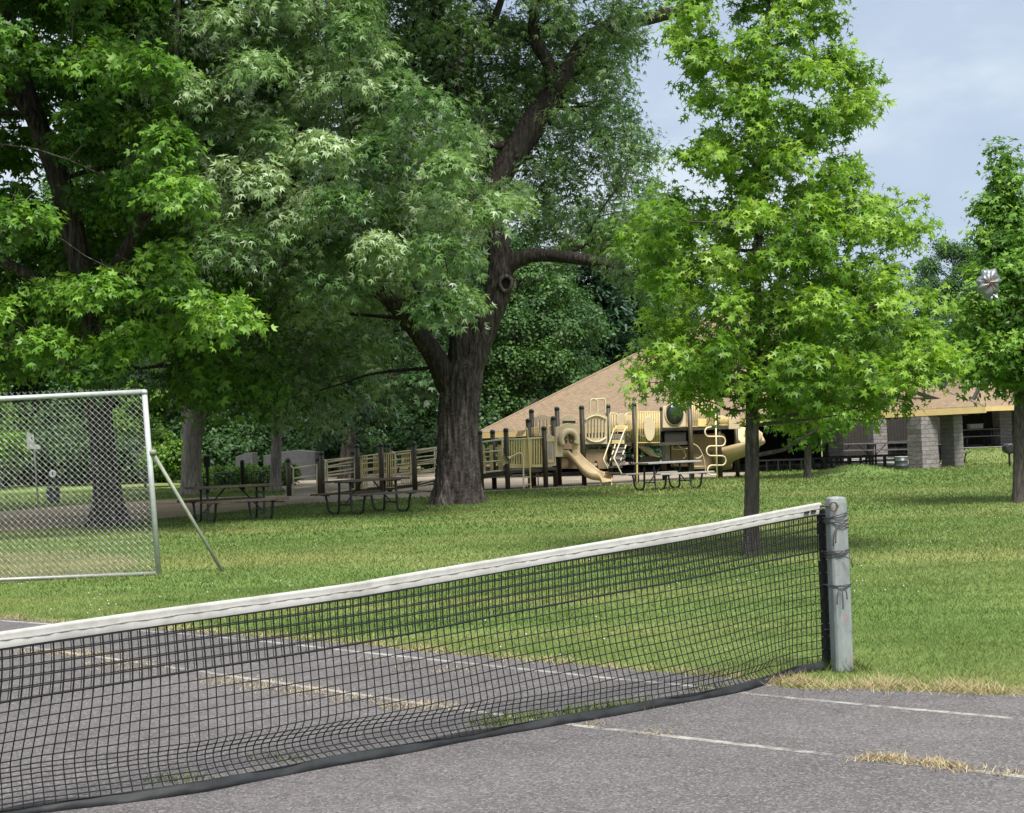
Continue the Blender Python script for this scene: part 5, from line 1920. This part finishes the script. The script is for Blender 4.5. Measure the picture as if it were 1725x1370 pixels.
# height so that the left hip runs as in the photo
best = min(np.linspace(4, 10, 240), key=lambda h: abs((pix([apx[0], apx[1], h])[1]) - (732 - 0.497 * (pix([apx[0], apx[1], h])[0] - 803))))
apx[2] = best
mb = MB()
ovh = 0.0
for i in range(4):
    a, b = c[i], c[(i + 1) % 4]
    k = len(mb.f)
    mb.add([a + [0, 0, .06], b + [0, 0, .06], apx + [0, 0, .06]], [(0, 1, 2)])
    el = np.linalg.norm(b - a); mid = (a + b) / 2; sl2 = np.linalg.norm(apx - mid)
    mb.uv[k] = [(0, 0), (el, 0), (el / 2, sl2)]
mb.add([p - [0, 0, .10] for p in c] + [apx - [0, 0, .20]], [(0, 4, 1), (1, 4, 2), (2, 4, 3), (3, 4, 0)])
roof = mb.build('roof', mat_shingle(), pav)
mb = MB()
for i in range(4):
    a, b = c[i], c[(i + 1) % 4]
    if i == 1: continue
    mb.bar(a - [0, 0, .06], b - [0, 0, .06], .05, .22)
mb.build('fascia', M['fascia'], pav)
mb = MB()
for i in range(4):
    mb.tube([c[i] + [0, 0, .05], apx + [0, 0, .08]], .05, 6)
mb.build('ridge_cap', mat_plain('ridge_shingle', (.20, .15, .10), (.26, .195, .13), 8, .9), roof)
mb = MB()
a, b = c[1], c[2]
mb.bar(a - [0, 0, .04], b - [0, 0, .04], .05, .16)
mb.build('drip_edge', M['timber'], pav)
# second, smaller hip roof over the raised terrace
wf_ = P(1598, 690, 65.5); we = np.array([8.5, .6, 0.0]); wb = np.array([-.5, 9.0, 0.0])
wf_[2] = 2.12
wc = [wf_, wf_ + we, wf_ + we + wb, wf_ + wb]
wa = sum(wc) / 4 + np.array([0, 0, 2.6])
mb = MB()
for i in range(4):
    a, b = wc[i], wc[(i + 1) % 4]
    k = len(mb.f)
    mb.add([a + [0, 0, .05], b + [0, 0, .05], wa], [(0, 1, 2)])
    el = np.linalg.norm(b - a); mb.uv[k] = [(0, 0), (el, 0), (el / 2, np.linalg.norm(wa - (a + b) / 2))]
mb.add([p - [0, 0, .08] for p in wc] + [wa - [0, 0, .2]], [(0, 4, 1), (1, 4, 2), (2, 4, 3), (3, 4, 0)])
mb.build('terrace_roof', roof.data.materials[0], pav)
mb = MB()
for i in range(4):
    mb.bar(wc[i] - [0, 0, .05], wc[(i + 1) % 4] - [0, 0, .05], .05, .2)
mb.build('terrace_fascia', M['fascia'], pav)
# beams under the eaves
mb = MB()
ins = 1.3
cc = [c[0] + fd * ins + bd * ins, c[1] - fd * ins + bd * ins, c[2] - fd * ins - bd * ins, c[3] + fd * ins - bd * ins]
for i in range(4):
    a, b = cc[i] * 1, cc[(i + 1) % 4] * 1
    mb.bar(np.array([a[0], a[1], a[2] - .05]), np.array([b[0], b[1], b[2] - .05]), .2, .26)
for k in range(15):
    p = c[0] + (c[1] - c[0]) * (k + .5) / 15
    mb.bar(p + [0, 0, -.17], p + bd * 4 + [0, 0, 1.35], .09, .14)
for k in range(12):
    p = c[0] + (c[3] - c[0]) * (k + .5) / 12
    mb.bar(p + [0, 0, -.17], p + fd * 4 + [0, 0, 1.35], .09, .14)
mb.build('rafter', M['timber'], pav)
m_stone = mat_stone()


def pillar(p, half, h, rot, name='stone_pillar', z0=None):
    z0 = float(H(p[0], p[1])) - .1 if z0 is None else z0
    mb = MB()
    rows = max(6, int(h / .2)); secs = []
    cs_ = []
    ch = .25
    for k in range(4):
        a = rot + k * math.pi / 2
        e = np.array([math.cos(a), math.sin(a)]); f_ = np.array([-math.sin(a), math.cos(a)])
        for s_ in (-1, -.33, .33, 1):
            cs_.append(e * half + f_ * half * s_ * (1 - ch * .12))
    m2 = len(cs_)
    per = np.concatenate([[0], np.cumsum([np.linalg.norm(cs_[(i + 1) % m2] - cs_[i]) for i in range(m2)])])
    vs = []
    for r in range(rows + 1):
        z = z0 + h * r / rows
        for i in range(m2):
            q_ = cs_[i] * (1 + random.uniform(-.03, .045))
            vs.append((p[0] + q_[0], p[1] + q_[1], z + random.uniform(-.02, .02) * (0 < r < rows)))
    for r in range(rows):
        for i in range(m2):
            j = (i + 1) % m2
            k = len(mb.f)
            mb.f.append((r * m2 + i, r * m2 + j, (r + 1) * m2 + j, (r + 1) * m2 + i))
            mb.uv[k] = [(per[i], h * r / rows), (per[i + 1], h * r / rows), (per[i + 1], h * (r + 1) / rows), (per[i], h * (r + 1) / rows)]
    mb.f.append(tuple(rows * m2 + i for i in range(m2)))
    mb.v = vs
    return mb.build(name, m_stone, pav)


HT = 2.0
pillar(G(1552, 790) + bd * .35, .36, zr - .12, math.radians(28))
pillar(G(1601, 787) + bd * .4, .27, zr - .1, math.radians(40))
for px, py, hw in ((1404, 780, .34), (1297, 780, .30), (1180, 783, .33), (1040, 785, .33), (905, 786, .33)):
    p = G(px, py); pillar(p, hw, 2.4, math.radians(12))
for px, d in ((1480, 72), (1350, 76), (1200, 77)):
    p = GD(px, 780, d); pillar(p, .33, 2.6, math.radians(10))
pr = RISE
pillar(pr, .29, 1.75, math.radians(14), z0=.40)
pr2 = GD(1722, 750, 68); pillar(pr2, .29, 1.9, math.radians(14))
# dark boards added as backdrop for the pavilion's shaded interior
mb = MB()
for i in range(60):
    a = cc[2] + (cc[3] - cc[2]) * i / 60; b = cc[2] + (cc[3] - cc[2]) * (i + .94) / 60
    mb.hexa([np.array([a[0], a[1], 0]), np.array([b[0], b[1], 0]), np.array([b[0], b[1], 0]) + bd * .06, np.array([a[0], a[1], 0]) + bd * .06,
             np.array([a[0], a[1], 2.5]), np.array([b[0], b[1], 2.5]), np.array([b[0], b[1], 2.5]) + bd * .06, np.array([a[0], a[1], 2.5]) + bd * .06])
mb.build('rear_backdrop', M['timber'], pav)
for nm, xa, xb, d, zz in (('side_backdrop', 1405, 1612, 76, 2.5), ('terrace_backdrop', 1606, 1830, 74.2, 2.1)):  # further added boards, a dark backdrop for the shade behind
    mb = MB()
    for i in range(40):
        a = P(xa + (xb - xa) * i / 40, 780, d); b = P(xa + (xb - xa) * (i + .94) / 40, 780, d)
        mb.box(a[0], b[0], d, d + .08, -.05, zz)
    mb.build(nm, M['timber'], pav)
slab = [G(1585, 788.5), G(1300, 788), G(1000, 790), G(800, 792), GD(780, 780, 66), GD(980, 780, 80), GD(1615, 780, 78)]
sheet('pavilion_floor', slab, 0.016, M['slab'])
tp_ = []
mb = MB()
pts = [(1612, 781), (1725, 779), (1725, 776), (1612, 778)]
ap = [GH(*p) for p in pts]
mb.add([(p[0], p[1], p[2] + .02) for p in ap], [(0, 1, 2, 3)])
o = mb.build('concrete_walk', M['slab']); tag(o, kind='structure')
mb = MB()
q_ = [GD(1612, 760, 65.2), GD(1800, 760, 65.2), GD(1800, 760, 80), GD(1630, 760, 80)]
mb.add([(p[0], p[1], .475) for p in q_], [(0, 1, 2, 3)])
o = mb.build('upper_terrace', M['slab']); tag(o, kind='structure')

# benches in front and tables inside the pavilion
def long_bench(px, d, rz, n_legs, label, lng=3.2):
    b = GD(px, 780, d)
    root = empty('bench', b, math.radians(rz))
    tag(root, label, 'bench', 'dark benches lined up at the pavilion front')
    mb = MB(); mb.box(-lng / 2, lng / 2, -.17, .17, .40, .445); mb.build('seat', M['black_pipe'], root, world=False)
    mb = MB(); mb.box(-lng / 2, lng / 2, -.02, .02, .22, .26); mb.build('stretcher', M['black_pipe'], root, world=False)
    for k in range(n_legs):
        x = -lng / 2 + .12 + (lng - .24) * k / (n_legs - 1)
        for y in (-.13, .13):
            mb = MB(); mb.bar((x, y, 0), (x, y, .40), .045, .045); mb.build('leg', M['black_pipe'], root, world=False)


for i, px in enumerate((1312, 1390, 1470)):
    long_bench(px, 56.6 + .2 * i, -20, 5, 'long dark bench on the concrete in front of the pavilion, legs close together', 1.9)
for i, px in enumerate((1345, 1425, 1500)):
    long_bench(px, 58.4 + .2 * i, -18, 6, 'long dark bench on the concrete in front of the pavilion, legs close together', 2.0)
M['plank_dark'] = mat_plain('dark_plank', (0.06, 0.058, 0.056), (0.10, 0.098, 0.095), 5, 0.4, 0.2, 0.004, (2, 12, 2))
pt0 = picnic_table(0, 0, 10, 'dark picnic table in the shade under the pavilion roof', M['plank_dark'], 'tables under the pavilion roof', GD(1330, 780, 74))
random.seed(9)
for px, d, rz in ((1440, 72, -8), (1500, 70, -14), (1380, 78, 6), (1470, 79, 0), (1530, 76, -6), (1250, 72, 10), (880, 66, 12), (960, 67, 8), (1040, 68, 5)):
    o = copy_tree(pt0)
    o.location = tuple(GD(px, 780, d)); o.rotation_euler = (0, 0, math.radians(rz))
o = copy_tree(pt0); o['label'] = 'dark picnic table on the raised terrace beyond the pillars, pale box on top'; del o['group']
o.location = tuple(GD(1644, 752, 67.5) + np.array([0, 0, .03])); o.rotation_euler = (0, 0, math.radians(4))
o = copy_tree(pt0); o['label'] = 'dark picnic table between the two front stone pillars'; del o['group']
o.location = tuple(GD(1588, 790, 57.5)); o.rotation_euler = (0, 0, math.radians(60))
cb = GD(1644, 752, 67.5) + np.array([0, 0, .03 + .76])
ck = empty('cool_box', cb); tag(ck, 'pale grey green lidded box on the terrace picnic table', 'box')
mb = MB(); mb.box(cb[0] - .30, cb[0] + .30, cb[1] - .17, cb[1] + .17, cb[2], cb[2] + .17); mb.build('body', M['rampgrey'], ck, bevel=.02)
mb = MB(); mb.box(cb[0] - .32, cb[0] + .32, cb[1] - .19, cb[1] + .19, cb[2] + .173, cb[2] + .22); mb.build('lid', mat_plain('pale_lid', (.36, .42, .41), None, 4, .5), ck, bevel=.02)
# trash barrel by the pillar
tb = G(1519, 792)
br_ = empty('trash_barrel', tb); tag(br_, 'short dark metal barrel standing against the front stone pillar', 'barrel')
mb = MB(); mb.lathe([(.20, 0), (.215, .02), (.215, .14), (.225, .15), (.215, .16), (.215, .30), (.225, .31), (.215, .32), (.215, .44)], tb, 20); mb.build('drum', mat_plain('dark_drum', (.035, .045, .05), (.06, .07, .075), 6, .4), br_, True)
mb = MB(); mb.tube([tb + [.215 * math.cos(a), .215 * math.sin(a), .445] for a in np.linspace(0, 6.28, 20, endpoint=False)], .014, 6, True); mb.build('rim', M['rampgrey'], br_, True)

# ------------------------------------------------------------------ park grill, signs, railings, stones, balloon
gb = GH(1701, 786)
gr_ = empty('park_grill', gb); tag(gr_, 'black pedestal barbecue grill at the lawn edge beside the young tree trunk', 'grill')
mb = MB(); mb.tube([gb + [0, 0, -.1], gb + [0, 0, .46]], .035, 10); mb.build('pedestal', M['black_pipe'], gr_, True)
mb = MB()
gc = gb + np.array([0, 0, .60])
mb.tube([gc + np.array([0, y, 0]) for y in (-.22, -.215, .215, .22)], [.12, .175, .175, .12], 20)
mb.build('bowl', M['black_pipe'], gr_, True)
mb = MB(); mb.tube(smooth_path([gc + [.16, -.1, .05], gc + [.23, -.1, .08], gc + [.23, .1, .08], gc + [.16, .1, .05]], 12), .012, 6); mb.build('handle', M['black_pipe'], gr_, True)

sb = GH(64, 850)
sg = empty('sign_pole', sb); tag(sg, 'thin pole with a torn white board on top seen through the chain link', 'sign')
ds = sb[1]
mb = MB(); mb.tube([sb, P(58, 756, ds), P(55, 732, ds)], .028, 8); mb.build('pole', M['galv'], sg, True)
mb = MB()
o_ = [(45, 757), (68, 757), (69, 753), (64, 749), (57, 749), (55, 742), (51, 739), (54, 736), (45, 727)]
pA = [P(x, y, ds - .03) for x, y in o_]; n = len(pA)
mb.add(pA + [p + np.array([0, .015, 0]) for p in pA], [tuple(range(n)), tuple(range(2 * n - 1, n - 1, -1))] + [(i, (i + 1) % n, n + (i + 1) % n, n + i) for i in range(n)])
mb.build('board', mat_plain('white_board', (.62, .63, .60), (.5, .51, .49), 4, .6), sg)
tb = GH(90, 848)
dt = tb[1]
bn = empty('trash_can', tb); tag(bn, 'dark slatted trash can standing in the shade beyond the path', 'trash can')
mb = MB()
for k in range(18):
    a = k * 2 * math.pi / 18
    mb.bar(tb + [.19 * math.cos(a), .19 * math.sin(a), .02], tb + [.21 * math.cos(a), .21 * math.sin(a), .5], .055, .02)
mb.tube([tb + [.215 * math.cos(a), .215 * math.sin(a), .50] for a in np.linspace(0, 6.28, 20, endpoint=False)], .022, 6, True)
mb.build('basket', mat_plain('dark_slat', (.03, .034, .036), (.05, .055, .058), 6, .5), bn)
mb = MB(); mb.lathe([(.16, .0), (.17, .48)], tb + [0, 0, .01], 14); mb.build('liner', mat_plain('grey_liner', (.12, .13, .135), None, 6, .5), bn, True)
s2 = tb + np.array([0, .35, 0])
rs_ = empty('round_sign', s2); tag(rs_, 'small round white sign with a black stroke on a thin stake behind the trash can', 'sign')
hs_ = P(89, 798, s2[1])
mb = MB(); mb.tube([s2, hs_], .015, 6); mb.build('stake', M['black_pipe'], rs_, True)
mb = MB()
n = 22
vs = [hs_ + [.118 * math.cos(a), -.02, .118 * math.sin(a)] for a in np.linspace(0, 2 * math.pi, n, endpoint=False)]
mb.add(vs + [v + np.array([0, .015, 0]) for v in vs], [tuple(range(n)), tuple(range(2 * n - 1, n - 1, -1))] + [(i, (i + 1) % n, n + (i + 1) % n, n + i) for i in range(n)])
mb.build('disc', mat_plain('white_disc', (.68, .68, .65), None, 4, .6), rs_)
mb = MB(); mb.box(hs_[0] - .014, hs_[0] + .014, hs_[1] - .03, hs_[1] - .023, hs_[2] - .06, hs_[2] + .06); mb.build('stroke', M['black_pipe'], rs_)

# bird box on a post, black bollard, low railings under the trees
bp_ = GD(350, 815, 56)
bb = empty('box_post', bp_); tag(bb, 'short black post with a small square head beside the stout grey trunk', 'post')
ht = P(350, 768, 56)[2]
mb = MB(); mb.bar(bp_, [bp_[0], bp_[1], ht - .1], .09, .09); mb.build('shaft', M['black_pipe'], bb)
mb = MB(); mb.box(bp_[0] - .10, bp_[0] + .10, bp_[1] - .10, bp_[1] + .10, ht - .4, ht - .02); hd = mb.build('head', M['black_pipe'], bb)
mb = MB(); mb.box(bp_[0] - .14, bp_[0] + .14, bp_[1] - .14, bp_[1] + .14, ht - .018, ht + .03); mb.build('cap', M['rampgrey'], hd, bevel=.01)
bl = GD(409, 815, 57)
bo = empty('bollard', bl); tag(bo, 'single black bollard between the railings under the trees', 'bollard')
ht = P(409, 775, 57)[2]
mb = MB(); mb.lathe([(.075, 0), (.075, ht - .12), (.085, ht - .1), (.085, ht - .02), (.05, ht)], bl, 12); mb.build('shaft', M['black_pipe'], bo, True)
for i, (x0, x1, d) in enumerate(((362, 384, 60), (386, 398, 60), (424, 440, 61), (444, 458, 61))):
    a = GD(x0, 815, d); b = GD(x1, 815, d); m_ = (a + b) / 2
    ra = empty('bike_rack', m_); tag(ra, 'low dark hooped railing standing among plants under the trees', 'railing', 'low hooped railings under the trees')
    hh = .62
    mb = MB()
    mb.tube(smooth_path([a, a + [0, 0, hh * .8], a + (b - a) * .12 + [0, 0, hh], a + (b - a) * .88 + [0, 0, hh], b + [0, 0, hh * .8], b], 30), .022, 8)
    mb.build('hoop', M['black_pipe'], ra, True)
    mb = MB(); mb.tube([a + [0, 0, .3], b + [0, 0, .3]], .014, 6); mb.tube([m_, m_ + [0, 0, hh]], .014, 6); mb.build('rail', M['black_pipe'], ra, True)
M['grey_stone'] = mat_plain('shaded_concrete', (.04, .042, .044), (.062, .064, .067), 6, .8, .3, .01)  # concrete darkened so its colour carries the canopy's shade
for pts, d, lab in (([(396, 782), (425, 780), (425, 762), (412, 764), (396, 770)], 70, 'grey concrete block with a sloping top under the trees, behind the bollard'),
                    ([(443, 784), (530, 782), (530, 761), (500, 758), (470, 762), (443, 768)], 71, 'long low grey concrete wall under the trees, behind the narrow trunk')):
    pA = [P(x, y, d) for x, y in pts]
    for k in (0, 1): pA[k][2] = -.05
    n = len(pA); mb = MB()
    mb.add(pA + [p + np.array([.1, .9, 0]) for p in pA], [tuple(range(n)), tuple(range(2 * n - 1, n - 1, -1))] + [(i, n + i, n + (i + 1) % n, (i + 1) % n) for i in range(n)])
    o = mb.build('concrete_block' if n == 5 else 'concrete_wall', M['grey_stone'], origin=[pA[0][0], pA[0][1], 0], bevel=.03)
    tag(o, lab, 'block' if n == 5 else 'low wall')

# crumpled foil balloon caught in the young tree
bc = P(1665, 477, D4 - 1.55)
bal = empty('foil_balloon', bc); tag(bal, 'crumpled silver foil balloon with faded red print caught in the young tree', 'balloon')
m, nt, out = new_mat('silver_foil')
oc_ = objco(nt)
n1 = noise(nt, oc_, 9, 4, .6)
dd = N(nt, 'VectorMath', operation='LENGTH'); L(nt, mapping(nt, oc_, (1, .3, 1)), dd.inputs[0])
red = ramp(nt, dd.outputs['Value'], [(0.06, 0.75), (0.16, 0.0)])
pr_ = ramp(nt, noise(nt, oc_, 22, 3, .6), [(.45, 0.0), (.6, 1.0)])
f1 = mixc(nt, 1.0, red, pr_, 'MULTIPLY')
col = mixc(nt, f1, (.20, .22, .235), (.30, .10, .07))
bsdf(nt, out, col, .30, n1, .9, .03, metal=.55)
mb = MB(); n = 40; rings = 7; vs = []; fs = []
shape = [0.23 * (1 + .10 * math.sin(7 * a + .5) + .05 * math.sin(13 * a) - .12 * math.cos(a * 2 + .6)) for a in np.linspace(0, 2 * math.pi, n, endpoint=False)]
for side_ in (-1, 1):
    for i in range(rings + 1):
        t = i / rings
        for k in range(n):
            a = 2 * math.pi * k / n
            r_ = shape[k] * t
            th = .10 * math.sqrt(max(0, 1 - t ** 2.2)) * (1 + .2 * math.sin(5 * a + t * 4) + .12 * math.sin(11 * a))
            vs.append(bc + np.array([r_ * math.cos(a), side_ * th, r_ * math.sin(a) * 1.0]))
off = (rings + 1) * n
for s_ in (0, 1):
    for i in range(rings):
        for k in range(n):
            k2 = (k + 1) % n
            f_ = (s_ * off + i * n + k, s_ * off + i * n + k2, s_ * off + (i + 1) * n + k2, s_ * off + (i + 1) * n + k)
            fs.append(f_ if s_ else f_[::-1])
mb.add(vs, fs)
mb.build('body', m, bal, True)
mb = MB()
for dx, a0 in ((-.06, .0), (.10, .2), (.02, -.1)):
    a = bc + np.array([dx, -.01, -.19])
    mb.add([a + [-.05, 0, 0], a + [.05, .01, 0], a + [.035 + a0 * .1, -.02, -.10], a + [-.02, .02, -.085]], [(0, 1, 2, 3)])
o = mb.build('tail', m, bal)
so = o.modifiers.new('thick', 'SOLIDIFY'); so.thickness = .004

# ------------------------------------------------------------------ light
w = bpy.data.worlds.new('World'); scene.world = w
w.use_nodes = True
nt = w.node_tree; nt.nodes.clear()
out = nt.nodes.new('ShaderNodeOutputWorld')
bg = nt.nodes.new('ShaderNodeBackground')
EL, AZ = math.radians(57), math.radians(158)     # high sun behind the camera, veiled by cloud
sky = N(nt, 'TexSky', sky_type='NISHITA', sun_disc=False)
sky.sun_elevation = EL; sky.sun_rotation = AZ
tc = N(nt, 'TexCoord').outputs['Generated']
nz = noise(nt, mapping(nt, tc, (2.2, 2.2, 4.6), (0.2, 0.55, 0.35)), 1.7, 5, 0.5)
cl = ramp(nt, nz, [(0.40, (3.2, 3.9, 4.95)), (0.50, (3.75, 4.4, 5.35)), (0.58, (5.0, 5.5, 6.05))])
sep = N(nt, 'SeparateXYZ'); L(nt, tc, sep.inputs[0])
gz = N(nt, 'MapRange'); L(nt, sep.outputs[2], gz.inputs[0])
gz.inputs[1].default_value = 0.28; gz.inputs[2].default_value = 1.0; gz.inputs[3].default_value = 0.0; gz.inputs[4].default_value = 1.0
warm = mixc(nt, gz.outputs[0], (1.0, 1.0, 1.0), (2.7, 2.45, 2.1))
zen = mixc(nt, 1.0, cl, warm, 'MULTIPLY')
zen = mixc(nt, 0.85, sky.outputs[0], zen)
L(nt, zen, bg.inputs[0]); bg.inputs[1].default_value = 0.10
L(nt, bg.outputs[0], out.inputs[0])
sd_ = bpy.data.lights.new('sun', 'SUN'); sd_.energy = 4.2; sd_.angle = math.radians(20); sd_.color = (1.0, 0.955, 0.88)
so_ = bpy.data.objects.new('sun', sd_); C.objects.link(so_)
S = Vector((math.sin(AZ) * math.cos(EL), math.cos(AZ) * math.cos(EL), math.sin(EL)))
so_.rotation_euler = S.to_track_quat('Z', 'Y').to_euler()
so_.location = (0, -10, 40)

scene.view_settings.view_transform = 'Standard'
scene.view_settings.look = 'None'
scene.view_settings.exposure = 0.65
scene.view_settings.gamma = 1.0
scene.cycles.max_bounces = 7
scene.cycles.diffuse_bounces = 3
scene.cycles.glossy_bounces = 2
scene.cycles.transmission_bounces = 3
scene.cycles.transparent_max_bounces = 4
scene.cycles.use_denoising = True
